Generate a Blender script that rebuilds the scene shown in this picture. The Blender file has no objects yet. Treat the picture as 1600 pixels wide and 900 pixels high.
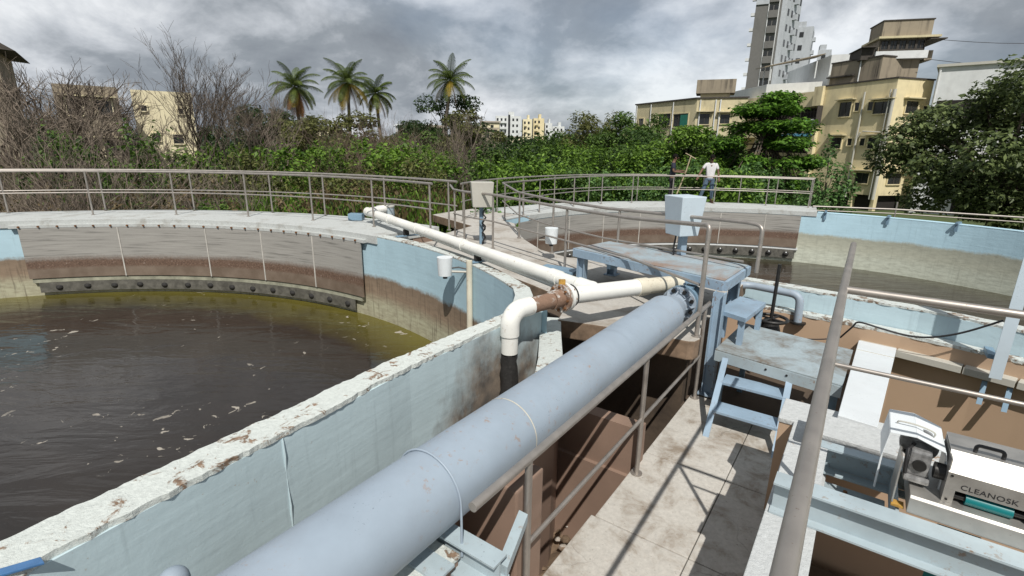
import bpy, bmesh, math, random
import numpy as np
from mathutils import Vector, Matrix
R = math.radians
PI = math.pi
scene = bpy.context.scene
COL = scene.collection

# ------------------------------------------------------------------ camera
F_PX, PITCH, ROLL = 789.5, 15.65, 0.867
cam = bpy.data.cameras.new('camera')
cam.sensor_width = 36.0
cam.lens = 36.0 * F_PX / 1600.0
cam.clip_start = 0.05
cam.clip_end = 3000
co = bpy.data.objects.new('camera', cam)
COL.objects.link(co)
co.matrix_world = Matrix.Rotation(R(90 - PITCH), 4, 'X') @ Matrix.Rotation(R(ROLL), 4, 'Z')
scene.camera = co

# ------------------------------------------------------------------ sun and sky
SUN_EL, SUN_AZ = 52.0, 178.0        # sun behind the camera
sl = bpy.data.lights.new('sun', 'SUN')
sl.energy = 4.1
sl.angle = R(0.53)
sl.color = (1.0, 0.955, 0.89)
so = bpy.data.objects.new('sun', sl)
so.rotation_euler = (R(90 - SUN_EL), 0, R(180 - SUN_AZ))
COL.objects.link(so)

world = bpy.data.worlds.new('World')
scene.world = world
world.use_nodes = True
nt = world.node_tree
nt.nodes.clear()
def wn(t, **kw):
    n = nt.nodes.new(t)
    for k, v in kw.items(): setattr(n, k, v)
    return n
wl = nt.links.new
wout = wn('ShaderNodeOutputWorld')
wbg = wn('ShaderNodeBackground')
wl(wbg.outputs[0], wout.inputs[0])
sky = wn('ShaderNodeTexSky', sky_type='NISHITA', sun_disc=False)
sky.sun_elevation = R(SUN_EL)
sky.sun_rotation = R(SUN_AZ)
sky.dust_density = 1.5
wbg.inputs[1].default_value = 0.10
tc = wn('ShaderNodeTexCoord')
sep = wn('ShaderNodeSeparateXYZ')
wl(tc.outputs['Generated'], sep.inputs[0])
def wm(op, a, b=None, clamp=False):
    n = wn('ShaderNodeMath', operation=op, use_clamp=clamp)
    for i, v in enumerate((a, b)):
        if v is None: continue
        if isinstance(v, (int, float)): n.inputs[i].default_value = v
        else: wl(v, n.inputs[i])
    return n.outputs[0]
zc = wm('MAXIMUM', sep.outputs[2], 0.0)
den = wm('ADD', zc, 0.46)
px = wm('DIVIDE', sep.outputs[0], den)
py = wm('DIVIDE', sep.outputs[1], den)
cmb = wn('ShaderNodeCombineXYZ')
wl(px, cmb.inputs[0]); wl(py, cmb.inputs[1])
cmb.inputs[2].default_value = 3.7
def wnoise(scale, det, rough, dist, off):
    mp = wn('ShaderNodeMapping')
    mp.inputs['Location'].default_value = off
    wl(cmb.outputs[0], mp.inputs[0])
    n = wn('ShaderNodeTexNoise')
    n.inputs['Scale'].default_value = scale
    n.inputs['Detail'].default_value = det
    n.inputs['Roughness'].default_value = rough
    n.inputs['Distortion'].default_value = dist
    wl(mp.outputs[0], n.inputs['Vector'])
    return n.outputs[0]
n_big = wnoise(1.15, 7, 0.50, 0.25, (1.3, 0.4, 0))
n_mid = wnoise(3.4, 10, 0.60, 0.2, (4.2, 7.1, 0))
n_cov = wnoise(0.42, 6, 0.5, 0.2, (9.5, 2.2, 0))
cl = wm('ADD', wm('MULTIPLY', n_big, 0.60), wm('MULTIPLY', n_mid, 0.40))
ramp = wn('ShaderNodeValToRGB')
cr = ramp.color_ramp
cr.elements[0].position = 0.385; cr.elements[0].color = (2.0, 2.25, 2.6, 1)
cr.elements[1].position = 0.615; cr.elements[1].color = (8.8, 9.0, 9.2, 1)
e = cr.elements.new(0.465); e.color = (2.8, 3.1, 3.45, 1)
e = cr.elements.new(0.53); e.color = (5.2, 5.5, 5.9, 1)
wl(cl, ramp.inputs[0])
cov = wn('ShaderNodeValToRGB')
cov.color_ramp.elements[0].position = 0.27; cov.color_ramp.elements[0].color = (0.35, 0.35, 0.35, 1)
cov.color_ramp.elements[1].position = 0.42; cov.color_ramp.elements[1].color = (1, 1, 1, 1)
wl(n_cov, cov.inputs[0])
mx = wn('ShaderNodeMix', data_type='RGBA')
wl(cov.outputs[0], mx.inputs[0])
wl(sky.outputs[0], mx.inputs[6])
wl(ramp.outputs[0], mx.inputs[7])
wl(mx.outputs[2], wbg.inputs[0])

scene.view_settings.view_transform = 'Standard'
scene.view_settings.look = 'None'
scene.view_settings.exposure = 0.14
scene.view_settings.gamma = 1.0
scene.cycles.max_bounces = 6
scene.cycles.use_denoising = True

# ------------------------------------------------------------------ plant frame: u along the walkway, n to its right
AZ = R(35.1)
UX, UY = math.sin(AZ), math.cos(AZ)
def W(u, n, z):
    return Vector((u * UX + n * UY, u * UY - n * UX, z))
DU, DN, DZ = Vector((UX, UY, 0)), Vector((UY, -UX, 0)), Vector((0, 0, 1))
T1, T2, SL, FL, GR = -1.69, -1.97, -1.975, -2.85, -4.5
C1, R1 = Vector((-7.75, 3.01, 0)), 8.34
C2, R2 = Vector((6.45, 10.28, 0)), 7.7
WAT1, WAT2 = -3.38, -3.72

# ------------------------------------------------------------------ mesh builder
OFF = {}
class MB:
    def __init__(s): s.v = []; s.f = []; s.m = []; s.sm = []
    def add(s, vs, fs, mi=0, smooth=False):
        b = len(s.v); s.v += [Vector(v) for v in vs]
        for f in fs: s.f.append([b + i for i in f]); s.m.append(mi); s.sm.append(smooth)
    def box(s, c, dx, dy, dz, ax=None, mi=0):
        "box with centre c, full sizes along three axes"
        ax = ax or (Vector((1, 0, 0)), Vector((0, 1, 0)), DZ)
        c = Vector(c); X, Y, Z = (Vector(ax[0]) * dx / 2, Vector(ax[1]) * dy / 2, Vector(ax[2]) * dz / 2)
        vs = [c + X * i + Y * j + Z * k for k in (-1, 1) for j in (-1, 1) for i in (-1, 1)]
        s.add(vs, [(0, 2, 3, 1), (4, 5, 7, 6), (0, 1, 5, 4), (2, 6, 7, 3), (0, 4, 6, 2), (1, 3, 7, 5)], mi)
    def ubox(s, u0, u1, n0, n1, z0, z1, mi=0):
        s.box(W((u0 + u1) / 2, (n0 + n1) / 2, (z0 + z1) / 2), abs(u1 - u0), abs(n1 - n0), abs(z1 - z0), (DU, DN, DZ), mi)
    def prism(s, poly, z0, z1, mi=0):
        "vertical prism over a polygon (list of xy)"
        k = len(poly)
        vs = [Vector((p[0], p[1], z0)) for p in poly] + [Vector((p[0], p[1], z1)) for p in poly]
        fs = [list(range(k))[::-1], list(range(k, 2 * k))] + [(i, (i + 1) % k, k + (i + 1) % k, k + i) for i in range(k)]
        s.add(vs, fs, mi)
    def extrude(s, prof, a, b, X, Y, mi=0):
        "profile (x,y) in axes X,Y swept from a to b"
        k = len(prof); a = Vector(a); b = Vector(b)
        vs = [a + X * p[0] + Y * p[1] for p in prof] + [b + X * p[0] + Y * p[1] for p in prof]
        fs = [list(range(k))[::-1], list(range(k, 2 * k))] + [(i, (i + 1) % k, k + (i + 1) % k, k + i) for i in range(k)]
        s.add(vs, fs, mi)
    def tube(s, pts, r, seg=12, mi=0, cap=True, smooth=True):
        pts = [Vector(p) for p in pts]
        rs = r if isinstance(r, (list, tuple)) else [r] * len(pts)
        base = len(s.v); prev = None
        for i, p in enumerate(pts):
            if i == 0: d = pts[1] - p
            elif i == len(pts) - 1: d = p - pts[i - 1]
            else: d = (pts[i + 1] - p).normalized() + (p - pts[i - 1]).normalized()
            d.normalize()
            if prev is None:
                up = DZ if abs(d.z) < 0.95 else Vector((1, 0, 0))
                a = d.cross(up).normalized()
            else:
                a = (prev - d * prev.dot(d)).normalized()
            prev = a; b = d.cross(a)
            for k in range(seg):
                t = 2 * PI * k / seg
                s.v.append(p + (a * math.cos(t) + b * math.sin(t)) * rs[i])
        for i in range(len(pts) - 1):
            for k in range(seg):
                k2 = (k + 1) % seg
                s.f.append([base + i * seg + k, base + i * seg + k2, base + (i + 1) * seg + k2, base + (i + 1) * seg + k])
                s.m.append(mi); s.sm.append(smooth)
        if cap:
            s.f.append([base + k for k in range(seg)][::-1]); s.m.append(mi); s.sm.append(False)
            e0 = base + (len(pts) - 1) * seg
            s.f.append([e0 + k for k in range(seg)]); s.m.append(mi); s.sm.append(False)
    def arc(s, C, r0, r1, z0, z1, a0, a1, n, mi=0):
        "curved block between two radii"
        vs = []
        for i in range(n + 1):
            t = R(a0 + (a1 - a0) * i / n); c, q = math.cos(t), math.sin(t)
            for r, z in ((r0, z0), (r1, z0), (r1, z1), (r0, z1)):
                vs.append((C[0] + r * c, C[1] + r * q, z))
        fs = []
        for i in range(n):
            for k in range(4):
                k2 = (k + 1) % 4
                fs.append((i * 4 + k, i * 4 + k2, (i + 1) * 4 + k2, (i + 1) * 4 + k))
        fs += [(0, 3, 2, 1), (n * 4, n * 4 + 1, n * 4 + 2, n * 4 + 3)]
        s.add(vs, fs, mi)
    def strip(s, A, B, z0, z1, mi=0):
        "wall block between two xy polylines of the same length; z1 may be a list"
        k = len(A); vs = []
        for i in range(k):
            for P, z in ((A[i], z0), (B[i], z0), (B[i], z1), (A[i], z1)):
                vs.append((P[0], P[1], z))
        fs = []
        for i in range(k - 1):
            for q in range(4):
                q2 = (q + 1) % 4
                fs.append((i * 4 + q, i * 4 + q2, (i + 1) * 4 + q2, (i + 1) * 4 + q))
        fs += [(0, 3, 2, 1), ((k - 1) * 4, (k - 1) * 4 + 1, (k - 1) * 4 + 2, (k - 1) * 4 + 3)]
        s.add(vs, fs, mi)
    def sphere(s, c, r, seg=12, rings=8, mi=0, sc=(1, 1, 1)):
        c = Vector(c); vs = []
        for j in range(1, rings):
            t = PI * j / rings
            for k in range(seg):
                p = 2 * PI * k / seg
                vs.append(c + Vector((r * sc[0] * math.sin(t) * math.cos(p), r * sc[1] * math.sin(t) * math.sin(p), r * sc[2] * math.cos(t))))
        vs += [c + Vector((0, 0, r * sc[2])), c - Vector((0, 0, r * sc[2]))]
        fs = []
        for j in range(rings - 2):
            for k in range(seg):
                k2 = (k + 1) % seg
                fs.append((j * seg + k, (j + 1) * seg + k, (j + 1) * seg + k2, j * seg + k2))
        T, B = len(vs) - 2, len(vs) - 1
        for k in range(seg):
            fs.append((T, k, (k + 1) % seg)); fs.append((B, (rings - 2) * seg + (k + 1) % seg, (rings - 2) * seg + k))
        s.add(vs, fs, mi, True)
    def build(s, name, mats, parent=None, bevel=0.0, fix=True):
        mats = mats if isinstance(mats, (list, tuple)) else [mats]
        me = bpy.data.meshes.new(name)
        arr = np.array([tuple(v) for v in s.v], float)
        if parent is None:
            lo, hi = arr.min(0), arr.max(0)
            off = Vector(((lo[0] + hi[0]) / 2, (lo[1] + hi[1]) / 2, lo[2]))
        else:
            off = OFF[parent.name]
        arr = arr - np.array(off)
        me.from_pydata([tuple(v) for v in arr], [], s.f)
        me.polygons.foreach_set('material_index', s.m)
        me.polygons.foreach_set('use_smooth', s.sm)
        for m in mats: me.materials.append(m)
        if fix:
            bm = bmesh.new(); bm.from_mesh(me)
            bmesh.ops.recalc_face_normals(bm, faces=bm.faces)
            if bevel:
                ed = [e for e in bm.edges if len(e.link_faces) == 2 and e.calc_face_angle(0) > 0.6]
                bmesh.ops.bevel(bm, geom=ed, offset=bevel, segments=2, profile=0.6, affect='EDGES', clamp_overlap=True)
            bm.to_mesh(me); bm.free()
        me.update()
        if any(s.sm): me.set_sharp_from_angle(angle=R(48))
        o = bpy.data.objects.new(name, me)
        COL.objects.link(o)
        if parent is None:
            o.location = off
        else:
            o.parent = parent
        OFF[o.name] = off
        return o

def tag(o, label=None, cat=None, group=None, kind=None):
    if label: o['label'] = label
    if cat: o['category'] = cat
    if group: o['group'] = group
    if kind: o['kind'] = kind
    return o
def thing(name, label, cat, loc, group=None):
    o = bpy.data.objects.new(name, None)
    o.empty_display_size = 0.2
    COL.objects.link(o)
    o.location = loc
    OFF[o.name] = Vector(loc)
    return tag(o, label, cat, group)
def fast_mesh(name, verts, quads, mats, parent=None, mi=None, loc=None):
    "numpy quads -> object"
    me = bpy.data.meshes.new(name)
    verts = np.asarray(verts, np.float32); quads = np.asarray(quads, np.int32)
    if parent is not None: off = np.array(OFF[parent.name])
    elif loc is not None: off = np.array(loc)
    else:
        lo, hi = verts.min(0), verts.max(0); off = np.array([(lo[0] + hi[0]) / 2, (lo[1] + hi[1]) / 2, lo[2]])
    verts = verts - off.astype(np.float32)
    me.vertices.add(len(verts)); me.vertices.foreach_set('co', verts.ravel())
    nq = len(quads); k = quads.shape[1]
    me.loops.add(nq * k); me.loops.foreach_set('vertex_index', quads.ravel())
    me.polygons.add(nq); me.polygons.foreach_set('loop_start', np.arange(0, nq * k, k, dtype=np.int32))
    if mi is not None: me.polygons.foreach_set('material_index', np.asarray(mi, np.int32))
    me.update(calc_edges=True)
    for m in (mats if isinstance(mats, (list, tuple)) else [mats]): me.materials.append(m)
    o = bpy.data.objects.new(name, me)
    COL.objects.link(o)
    if parent is not None: o.parent = parent
    else: o.location = Vector(off)
    OFF[o.name] = Vector(off)
    return o

# ------------------------------------------------------------------ materials
class NT:
    def __init__(s, name):
        s.m = bpy.data.materials.new(name); s.m.use_nodes = True
        s.t = s.m.node_tree; s.b = s.t.nodes['Principled BSDF']
        s.geo = s.t.nodes.new('ShaderNodeNewGeometry')
    def n(s, t, **kw):
        x = s.t.nodes.new(t)
        for k, v in kw.items(): setattr(x, k, v)
        return x
    def l(s, a, b): s.t.links.new(a, b)
    def pos(s, scale=(1, 1, 1), loc=(0, 0, 0), rot=(0, 0, 0)):
        mp = s.n('ShaderNodeMapping'); mp.inputs['Scale'].default_value = scale
        mp.inputs['Location'].default_value = loc; mp.inputs['Rotation'].default_value = rot
        s.l(s.geo.outputs['Position'], mp.inputs[0]); return mp.outputs[0]
    def noise(s, scale, det=5, rough=0.55, vec=None, dist=0.0):
        x = s.n('ShaderNodeTexNoise'); x.inputs['Scale'].default_value = scale
        x.inputs['Detail'].default_value = det; x.inputs['Roughness'].default_value = rough
        x.inputs['Distortion'].default_value = dist
        s.l(vec if vec is not None else s.geo.outputs['Position'], x.inputs['Vector']); return x.outputs[0]
    def ramp(s, fac, stops, interp='LINEAR'):
        x = s.n('ShaderNodeValToRGB'); x.color_ramp.interpolation = interp
        el = x.color_ramp.elements
        while len(el) < len(stops): el.new(0.5)
        for e, (p, c) in zip(el, stops):
            e.position = p; e.color = (c, c, c, 1) if isinstance(c, (int, float)) else (*c, 1)
        s.l(fac, x.inputs[0]); return x.outputs[0]
    def mix(s, fac, a, b, mode='MIX'):
        x = s.n('ShaderNodeMix', data_type='RGBA', blend_type=mode)
        for i, v in ((0, fac), (6, a), (7, b)):
            if isinstance(v, (int, float)): x.inputs[i].default_value = v
            elif isinstance(v, tuple): x.inputs[i].default_value = (*v, 1)
            else: s.l(v, x.inputs[i])
        return x.outputs[2]
    def math(s, op, a, b=None, clamp=False):
        x = s.n('ShaderNodeMath', operation=op, use_clamp=clamp)
        for i, v in enumerate((a, b)):
            if v is None: continue
            if isinstance(v, (int, float)): x.inputs[i].default_value = v
            else: s.l(v, x.inputs[i])
        return x.outputs[0]
    def z(s):
        x = s.n('ShaderNodeSeparateXYZ'); s.l(s.geo.outputs['Position'], x.inputs[0]); return x.outputs[2]
    def nz(s):
        x = s.n('ShaderNodeSeparateXYZ'); s.l(s.geo.outputs['True Normal'], x.inputs[0]); return x.outputs[2]
    def col(s, c):
        if isinstance(c, tuple): s.b.inputs['Base Color'].default_value = (*c, 1)
        else: s.l(c, s.b.inputs['Base Color'])
    def set(s, rough=None, metal=None, spec=None):
        for k, v in (('Roughness', rough), ('Metallic', metal), ('Specular IOR Level', spec)):
            if v is None: continue
            if isinstance(v, (int, float)): s.b.inputs[k].default_value = v
            else: s.l(v, s.b.inputs[k])
    def bump(s, h, strength=0.3, dist=0.01):
        x = s.n('ShaderNodeBump'); x.inputs['Strength'].default_value = strength; x.inputs['Distance'].default_value = dist
        s.l(h, x.inputs['Height']); s.l(x.outputs[0], s.b.inputs['Normal'])

def M_simple(name, c, rough=0.6, metal=0.0, var=0.25, scale=6.0, bump=0.0, bscale=40, spec=None):
    t = NT(name)
    f = t.noise(scale, 6, 0.6)
    d = tuple(x * (1 - var) for x in c); h = tuple(min(1, x * (1 + var * 0.6)) for x in c)
    t.col(t.ramp(f, [(0.3, d), (0.7, h)])); t.set(rough, metal, spec)
    if bump: t.bump(t.noise(bscale, 5), bump, 0.01)
    return t.m
def M_painted(name, c, rust=0.5, dirt=(0.16, 0.09, 0.05), rough=0.42, amount=0.62, var=0.12, grime=0.28):
    "oil paint on steel with chips of rust and light scuffs"
    t = NT(name)
    f = t.noise(3.0, 5, 0.6)
    base = t.ramp(f, [(0.3, tuple(x * (1 - var) for x in c)), (0.7, tuple(min(1, x * (1 + var)) for x in c))])
    sc = t.noise(22, 8, 0.7); sc2 = t.noise(2.2, 3, 0.5)
    k = t.math('MULTIPLY', t.ramp(sc, [(amount, 0.0), (amount + 0.05, 1.0)]), t.ramp(sc2, [(0.45, 0.0), (0.62, 1.0)]))
    k = t.math('MULTIPLY', k, rust)
    gr = t.ramp(t.noise(1.3, 8, 0.68, None, 0.5), [(0.46, 0.0), (0.68, grime)])
    base = t.mix(gr, base, tuple(x * 0.55 + y * 0.35 for x, y in zip(c, dirt)))
    scr = t.math('MULTIPLY', t.ramp(t.noise(70, 3, 0.6), [(0.655, 0.0), (0.68, 0.8)]), t.ramp(t.noise(1.9, 3, 0.5, t.pos((1, 1, 1), (7, 3, 1))), [(0.48, 0.0), (0.6, 1.0)]))
    base = t.mix(scr, base, tuple(x * 0.5 for x in c))
    t.col(t.mix(k, base, dirt)); t.set(t.ramp(sc2, [(0.3, rough - 0.06), (0.7, rough + 0.12)]))
    t.bump(t.noise(60, 4), 0.06, 0.004)
    return t.m

BLUE = (0.27, 0.37, 0.47)
def M_tankwall(name, ztop, zdirt, zwat, blue=(0.40, 0.56, 0.64), low=(0.27, 0.20, 0.14), pale=(0.40, 0.39, 0.28), bstr=0.16, spot=None, drips=0.65):
    "pale blue paint over concrete, brown tide mark below"
    t = NT(name)
    z = t.z()
    wob = t.noise(1.4, 5, 0.6); fine = t.noise(14, 7, 0.65)
    streak = t.noise(3.0, 5, 0.6, t.pos((5.0, 5.0, 0.35)))
    zz = t.math('ADD', z, t.math('MULTIPLY', t.math('SUBTRACT', wob, 0.5), 0.16))
    zz = t.math('ADD', zz, t.math('MULTIPLY', t.math('SUBTRACT', fine, 0.5), 0.12))
    mr = t.n('ShaderNodeMapRange'); mr.inputs[1].default_value = zwat; mr.inputs[2].default_value = ztop
    t.l(zz, mr.inputs[0])
    fd = (zdirt - zwat) / (ztop - zwat)
    bl = t.ramp(t.noise(1.1, 6, 0.6), [(0.3, tuple(x * 0.88 for x in blue)), (0.7, tuple(min(1, x * 1.06) for x in blue))])
    bl = t.mix(t.ramp(streak, [(0.58, 0.0), (0.78, 0.45)]), bl, tuple(x * 0.62 for x in blue))
    chips = t.ramp(t.noise(34, 6, 0.7), [(0.66, 0.0), (0.70, 0.7)])
    bl = t.mix(chips, bl, (0.34, 0.28, 0.22))
    dirt = t.ramp(mr.outputs[0], [(0.0, pale), (fd * 0.34, pale), (fd * 0.62, low), (fd * 0.93, tuple(x * 0.8 for x in low)), (1.0, low)])
    dirt = t.mix(t.ramp(t.noise(5, 6, 0.6, t.pos((1, 1, 3.5))), [(0.4, 0.0), (0.75, 0.6)]), dirt, tuple(x * 0.55 for x in low))
    sel = t.ramp(mr.outputs[0], [(max(fd - 0.02, 0), 0.0), (fd + 0.03, 1.0)])
    drip = t.ramp(t.noise(6.0, 6, 0.62, t.pos((3.2, 3.2, 0.22), (4, 2, 0))), [(0.54, 0.0), (0.70, drips)])
    dirt = t.mix(drip, dirt, tuple(x * 0.3 for x in low))
    cc = t.mix(sel, dirt, bl)
    if spot:
        d = t.n('ShaderNodeVectorMath', operation='DISTANCE'); t.l(t.geo.outputs['Position'], d.inputs[0]); d.inputs[1].default_value = spot
        dd = t.math('ADD', d.outputs[1], t.math('MULTIPLY', t.math('SUBTRACT', t.noise(2.2, 7, 0.65, t.pos((1, 1, 0.7))), 0.5), 1.6))
        cc = t.mix(t.ramp(dd, [(0.45, 0.9), (1.35, 0.0)]), cc, t.ramp(t.noise(5, 6, 0.6), [(0.35, (0.07, 0.045, 0.028)), (0.7, (0.25, 0.18, 0.12))]))
    t.col(cc); t.set(0.75)
    h = t.math('ADD', t.noise(9, 6, 0.6), t.math('MULTIPLY', t.noise(2.5, 3, 0.5, t.pos((0.5, 0.5, 6))), 0.9))
    t.bump(h, bstr, 0.02)
    return t.m
def M_peel(name, white=(0.62, 0.66, 0.63), under=(0.20, 0.135, 0.09), thr=0.55, scale=9.0):
    "whitewash flaking off brown concrete"
    t = NT(name)
    a = t.noise(scale, 9, 0.72, None, 0.6); b = t.noise(1.7, 4, 0.6)
    s_ = t.math('ADD', t.math('MULTIPLY', a, 0.65), t.math('MULTIPLY', b, 0.35))
    w = t.ramp(t.noise(30, 6, 0.7), [(0.3, tuple(x * 0.8 for x in white)), (0.65, white)])
    un = t.ramp(t.noise(18, 5, 0.6), [(0.3, tuple(x * 0.6 for x in under)), (0.7, tuple(min(1, x * 1.5) for x in under))])
    t.col(t.mix(t.ramp(s_, [(thr, 0.0), (thr + 0.035, 1.0)]), w, un)); t.set(0.85)
    t.bump(t.math('ADD', a, t.math('MULTIPLY', t.noise(45, 6, 0.7), 0.6)), 0.7, 0.02)
    return t.m
def M_concrete(name, c=(0.40, 0.37, 0.33), dark=(0.17, 0.13, 0.09), thr=0.5, scale=2.4, crack=0.0, side=None):
    t = NT(name)
    a = t.noise(scale, 9, 0.68, None, 0.4); b = t.noise(26, 8, 0.7)
    base = t.ramp(b, [(0.25, tuple(x * 0.78 for x in c)), (0.7, tuple(min(1, x * 1.1) for x in c))])
    k = t.ramp(t.math('ADD', t.math('MULTIPLY', a, 0.8), t.math('MULTIPLY', b, 0.2)), [(thr, 0.0), (thr + 0.16, 0.85)])
    c_ = t.mix(k, base, dark)
    if crack:
        v = t.n('ShaderNodeTexVoronoi', feature='DISTANCE_TO_EDGE'); v.inputs['Scale'].default_value = 1.15
        wv = t.n('ShaderNodeVectorMath', operation='ADD'); t.l(t.geo.outputs['Position'], wv.inputs[0])
        nn = t.n('ShaderNodeTexNoise'); nn.inputs['Scale'].default_value = 3.0; nn.inputs['Detail'].default_value = 6; t.l(t.geo.outputs['Position'], nn.inputs['Vector'])
        sc_ = t.n('ShaderNodeVectorMath', operation='SCALE'); sc_.inputs[3].default_value = 0.35; t.l(nn.outputs[1], sc_.inputs[0]); t.l(sc_.outputs[0], wv.inputs[1])
        t.l(wv.outputs[0], v.inputs['Vector'])
        ck = t.math('MULTIPLY', t.ramp(v.outputs[0], [(0.0, 1.0), (0.007, 0.0)]), t.ramp(t.noise(0.9, 3), [(0.5, 0.0), (0.62, crack)]))
        c_ = t.mix(ck, c_, (0.06, 0.045, 0.035))
        sp = t.ramp(t.noise(55, 3, 0.6), [(0.66, 0.0), (0.70, 0.55)])
        c_ = t.mix(sp, c_, tuple(x * 0.6 for x in dark))
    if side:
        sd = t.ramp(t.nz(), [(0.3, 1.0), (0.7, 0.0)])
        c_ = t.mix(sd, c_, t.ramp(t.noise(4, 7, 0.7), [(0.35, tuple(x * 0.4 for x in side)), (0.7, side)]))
    t.col(c_); t.set(0.88)
    t.bump(t.math('ADD', a, t.math('MULTIPLY', b, 0.5)), 0.35, 0.012)
    return t.m
def M_steel(name, c=(0.46, 0.42, 0.38), rough=0.34):
    t = NT(name)
    f = t.noise(9, 6, 0.6); g = t.noise(70, 4, 0.6)
    t.col(t.mix(t.ramp(g, [(0.66, 0.0), (0.72, 0.6)]), t.ramp(f, [(0.3, tuple(x * 0.8 for x in c)), (0.7, c)]), (0.20, 0.14, 0.10)))
    t.set(t.ramp(f, [(0.3, rough), (0.7, rough + 0.14)]), 0.68)
    t.bump(g, 0.05, 0.003)
    return t.m
def M_leaf(name, dark, light, trans=0.35, rough=0.55, tip=None):
    t = NT(name)
    rnd = t.geo.outputs['Random Per Island']
    big = t.noise(0.55, 4, 0.6)
    v = t.math('ADD', t.math('MULTIPLY', rnd, 0.55), t.math('MULTIPLY', big, 0.6))
    st = [(0.25, dark), (0.85, light)]
    if tip: st.append((0.97, tip))
    c = t.ramp(v, st)
    t.col(c); t.set(rough, None, 0.3)
    tr = t.n('ShaderNodeBsdfTranslucent'); t.l(c, tr.inputs[0])
    mxs = t.n('ShaderNodeMixShader'); mxs.inputs[0].default_value = trans
    out = t.t.nodes['Material Output']
    t.l(t.b.outputs[0], mxs.inputs[1]); t.l(tr.outputs[0], mxs.inputs[2]); t.l(mxs.outputs[0], out.inputs[0])
    return t.m
def M_plaster(name, c, stain=(0.16, 0.13, 0.10), amt=0.5, sx=0.9):
    "house plaster with black rain streaks"
    t = NT(name)
    st = t.noise(1.0, 7, 0.65, t.pos((sx, sx, 0.16)))
    bl = t.noise(0.5, 6, 0.6)
    base = t.ramp(t.noise(2.5, 5), [(0.3, tuple(x * 0.88 for x in c)), (0.7, c)])
    k = t.math('MULTIPLY', t.ramp(st, [(0.5, 0.0), (0.72, 1.0)]), t.ramp(bl, [(0.35, 0.15), (0.65, amt)]))
    t.col(t.mix(k, base, stain)); t.set(0.9)
    return t.m
def M_water(name, C, r, deep=(0.017, 0.0135, 0.011), edge=(0.11, 0.095, 0.018), foam_thr=0.648, edge_w=0.16):
    t = NT(name)
    d = t.n('ShaderNodeVectorMath', operation='DISTANCE'); t.l(t.geo.outputs['Position'], d.inputs[0]); d.inputs[1].default_value = (C[0], C[1], WAT1)
    dist = t.math('ADD', d.outputs[1], t.math('MULTIPLY', t.math('SUBTRACT', t.noise(0.9, 5, 0.6), 0.5), 1.0))
    e0 = t.math('DIVIDE', dist, r)
    ed = t.ramp(e0, [(1 - edge_w, 0.0), (1.0, 1.0)])
    murk = t.ramp(t.noise(0.45, 5, 0.6, None, 0.8), [(0.35, deep), (0.7, tuple(x * 1.7 for x in deep))])
    base = t.mix(ed, murk, edge)
    fl = t.noise(5.5, 6, 0.55, t.pos((1, 1, 1)), 0.6); fl2 = t.noise(0.55, 4, 0.55, t.pos((1, 1, 1), (3.3, 1.7, 0)))
    fm = t.math('MULTIPLY', t.ramp(fl, [(foam_thr, 0.0), (foam_thr + 0.02, 1.0)]), t.ramp(fl2, [(0.50, 0.0), (0.60, 1.0)]))
    t.col(t.mix(fm, base, (0.34, 0.31, 0.265)))
    t.set(t.math('ADD', t.math('MULTIPLY', fm, 0.6), 0.06), None, 0.5)
    t.b.inputs['IOR'].default_value = 1.33
    rip = t.math('ADD', t.noise(1.6, 4, 0.5, t.pos((0.55, 1.6, 1)), 0.6), t.math('MULTIPLY', t.noise(6, 3, 0.5, t.pos((0.6, 1.5, 1))), 0.16))
    t.bump(rip, 0.22, 0.10)
    return t.m

m_blue = M_painted('blue_oil_paint', BLUE, 0.8, amount=0.565, grime=0.4)
m_bluedark = M_painted('worn_blue_paint', (0.17, 0.27, 0.36), 0.6)
m_pipe = M_painted('grey_blue_pipe_paint', (0.29, 0.35, 0.415), 0.75, (0.30, 0.22, 0.17), 0.46, 0.585, 0.08, 0.2)
m_paleblue = M_painted('pale_blue_steel_paint', (0.37, 0.445, 0.48), 0.75, (0.24, 0.14, 0.07), 0.5, 0.57)
m_deck = M_concrete('dirty_blue_deck', (0.30, 0.37, 0.41), (0.24, 0.15, 0.10), 0.455, 1.5)
m_landing = M_concrete('dirty_pale_deck', (0.32, 0.385, 0.415), (0.12, 0.085, 0.05), 0.445, 2.0)
m_steel = M_steel('stainless_tube', (0.43, 0.395, 0.36), 0.40)
m_bright = M_steel('stainless_sheet', (0.50, 0.485, 0.455), 0.36)
m_pvc = M_painted('white_pvc', (0.72, 0.72, 0.68), 0.7, (0.34, 0.24, 0.15), 0.38, 0.585, 0.05, 0.22)
m_pvcold = M_painted('yellowed_pvc', (0.62, 0.58, 0.47), 0.9, (0.24, 0.16, 0.09), 0.45, 0.56)
m_white = M_painted('white_box_paint', (0.70, 0.74, 0.76), 0.1, (0.3, 0.26, 0.22), 0.38, 0.68, 0.03)
m_boxblue = M_painted('light_blue_box_paint', (0.52, 0.61, 0.68), 0.05, (0.3, 0.3, 0.3), 0.4, 0.7, 0.02)
m_greybox = M_painted('grey_box_paint', (0.47, 0.46, 0.41), 0.1, (0.3, 0.28, 0.25), 0.5, 0.7, 0.04)
m_black = M_simple('black_rubber', (0.02, 0.02, 0.022), 0.5)
m_iron = M_simple('dark_cast_iron', (0.028, 0.027, 0.026), 0.45, 0.4, 0.3, 20, 0.2)
m_gearbox = M_simple('grey_cast_alloy', (0.33, 0.33, 0.33), 0.45, 0.4, 0.5, 25, 0.3)
m_teal = M_simple('teal_belt', (0.0, 0.16, 0.17), 0.4, 0, 0.1)
m_brownpaint = M_peel('brown_paint_on_pvc', (0.25, 0.155, 0.105), (0.50, 0.48, 0.45), 0.515, 8)
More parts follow.
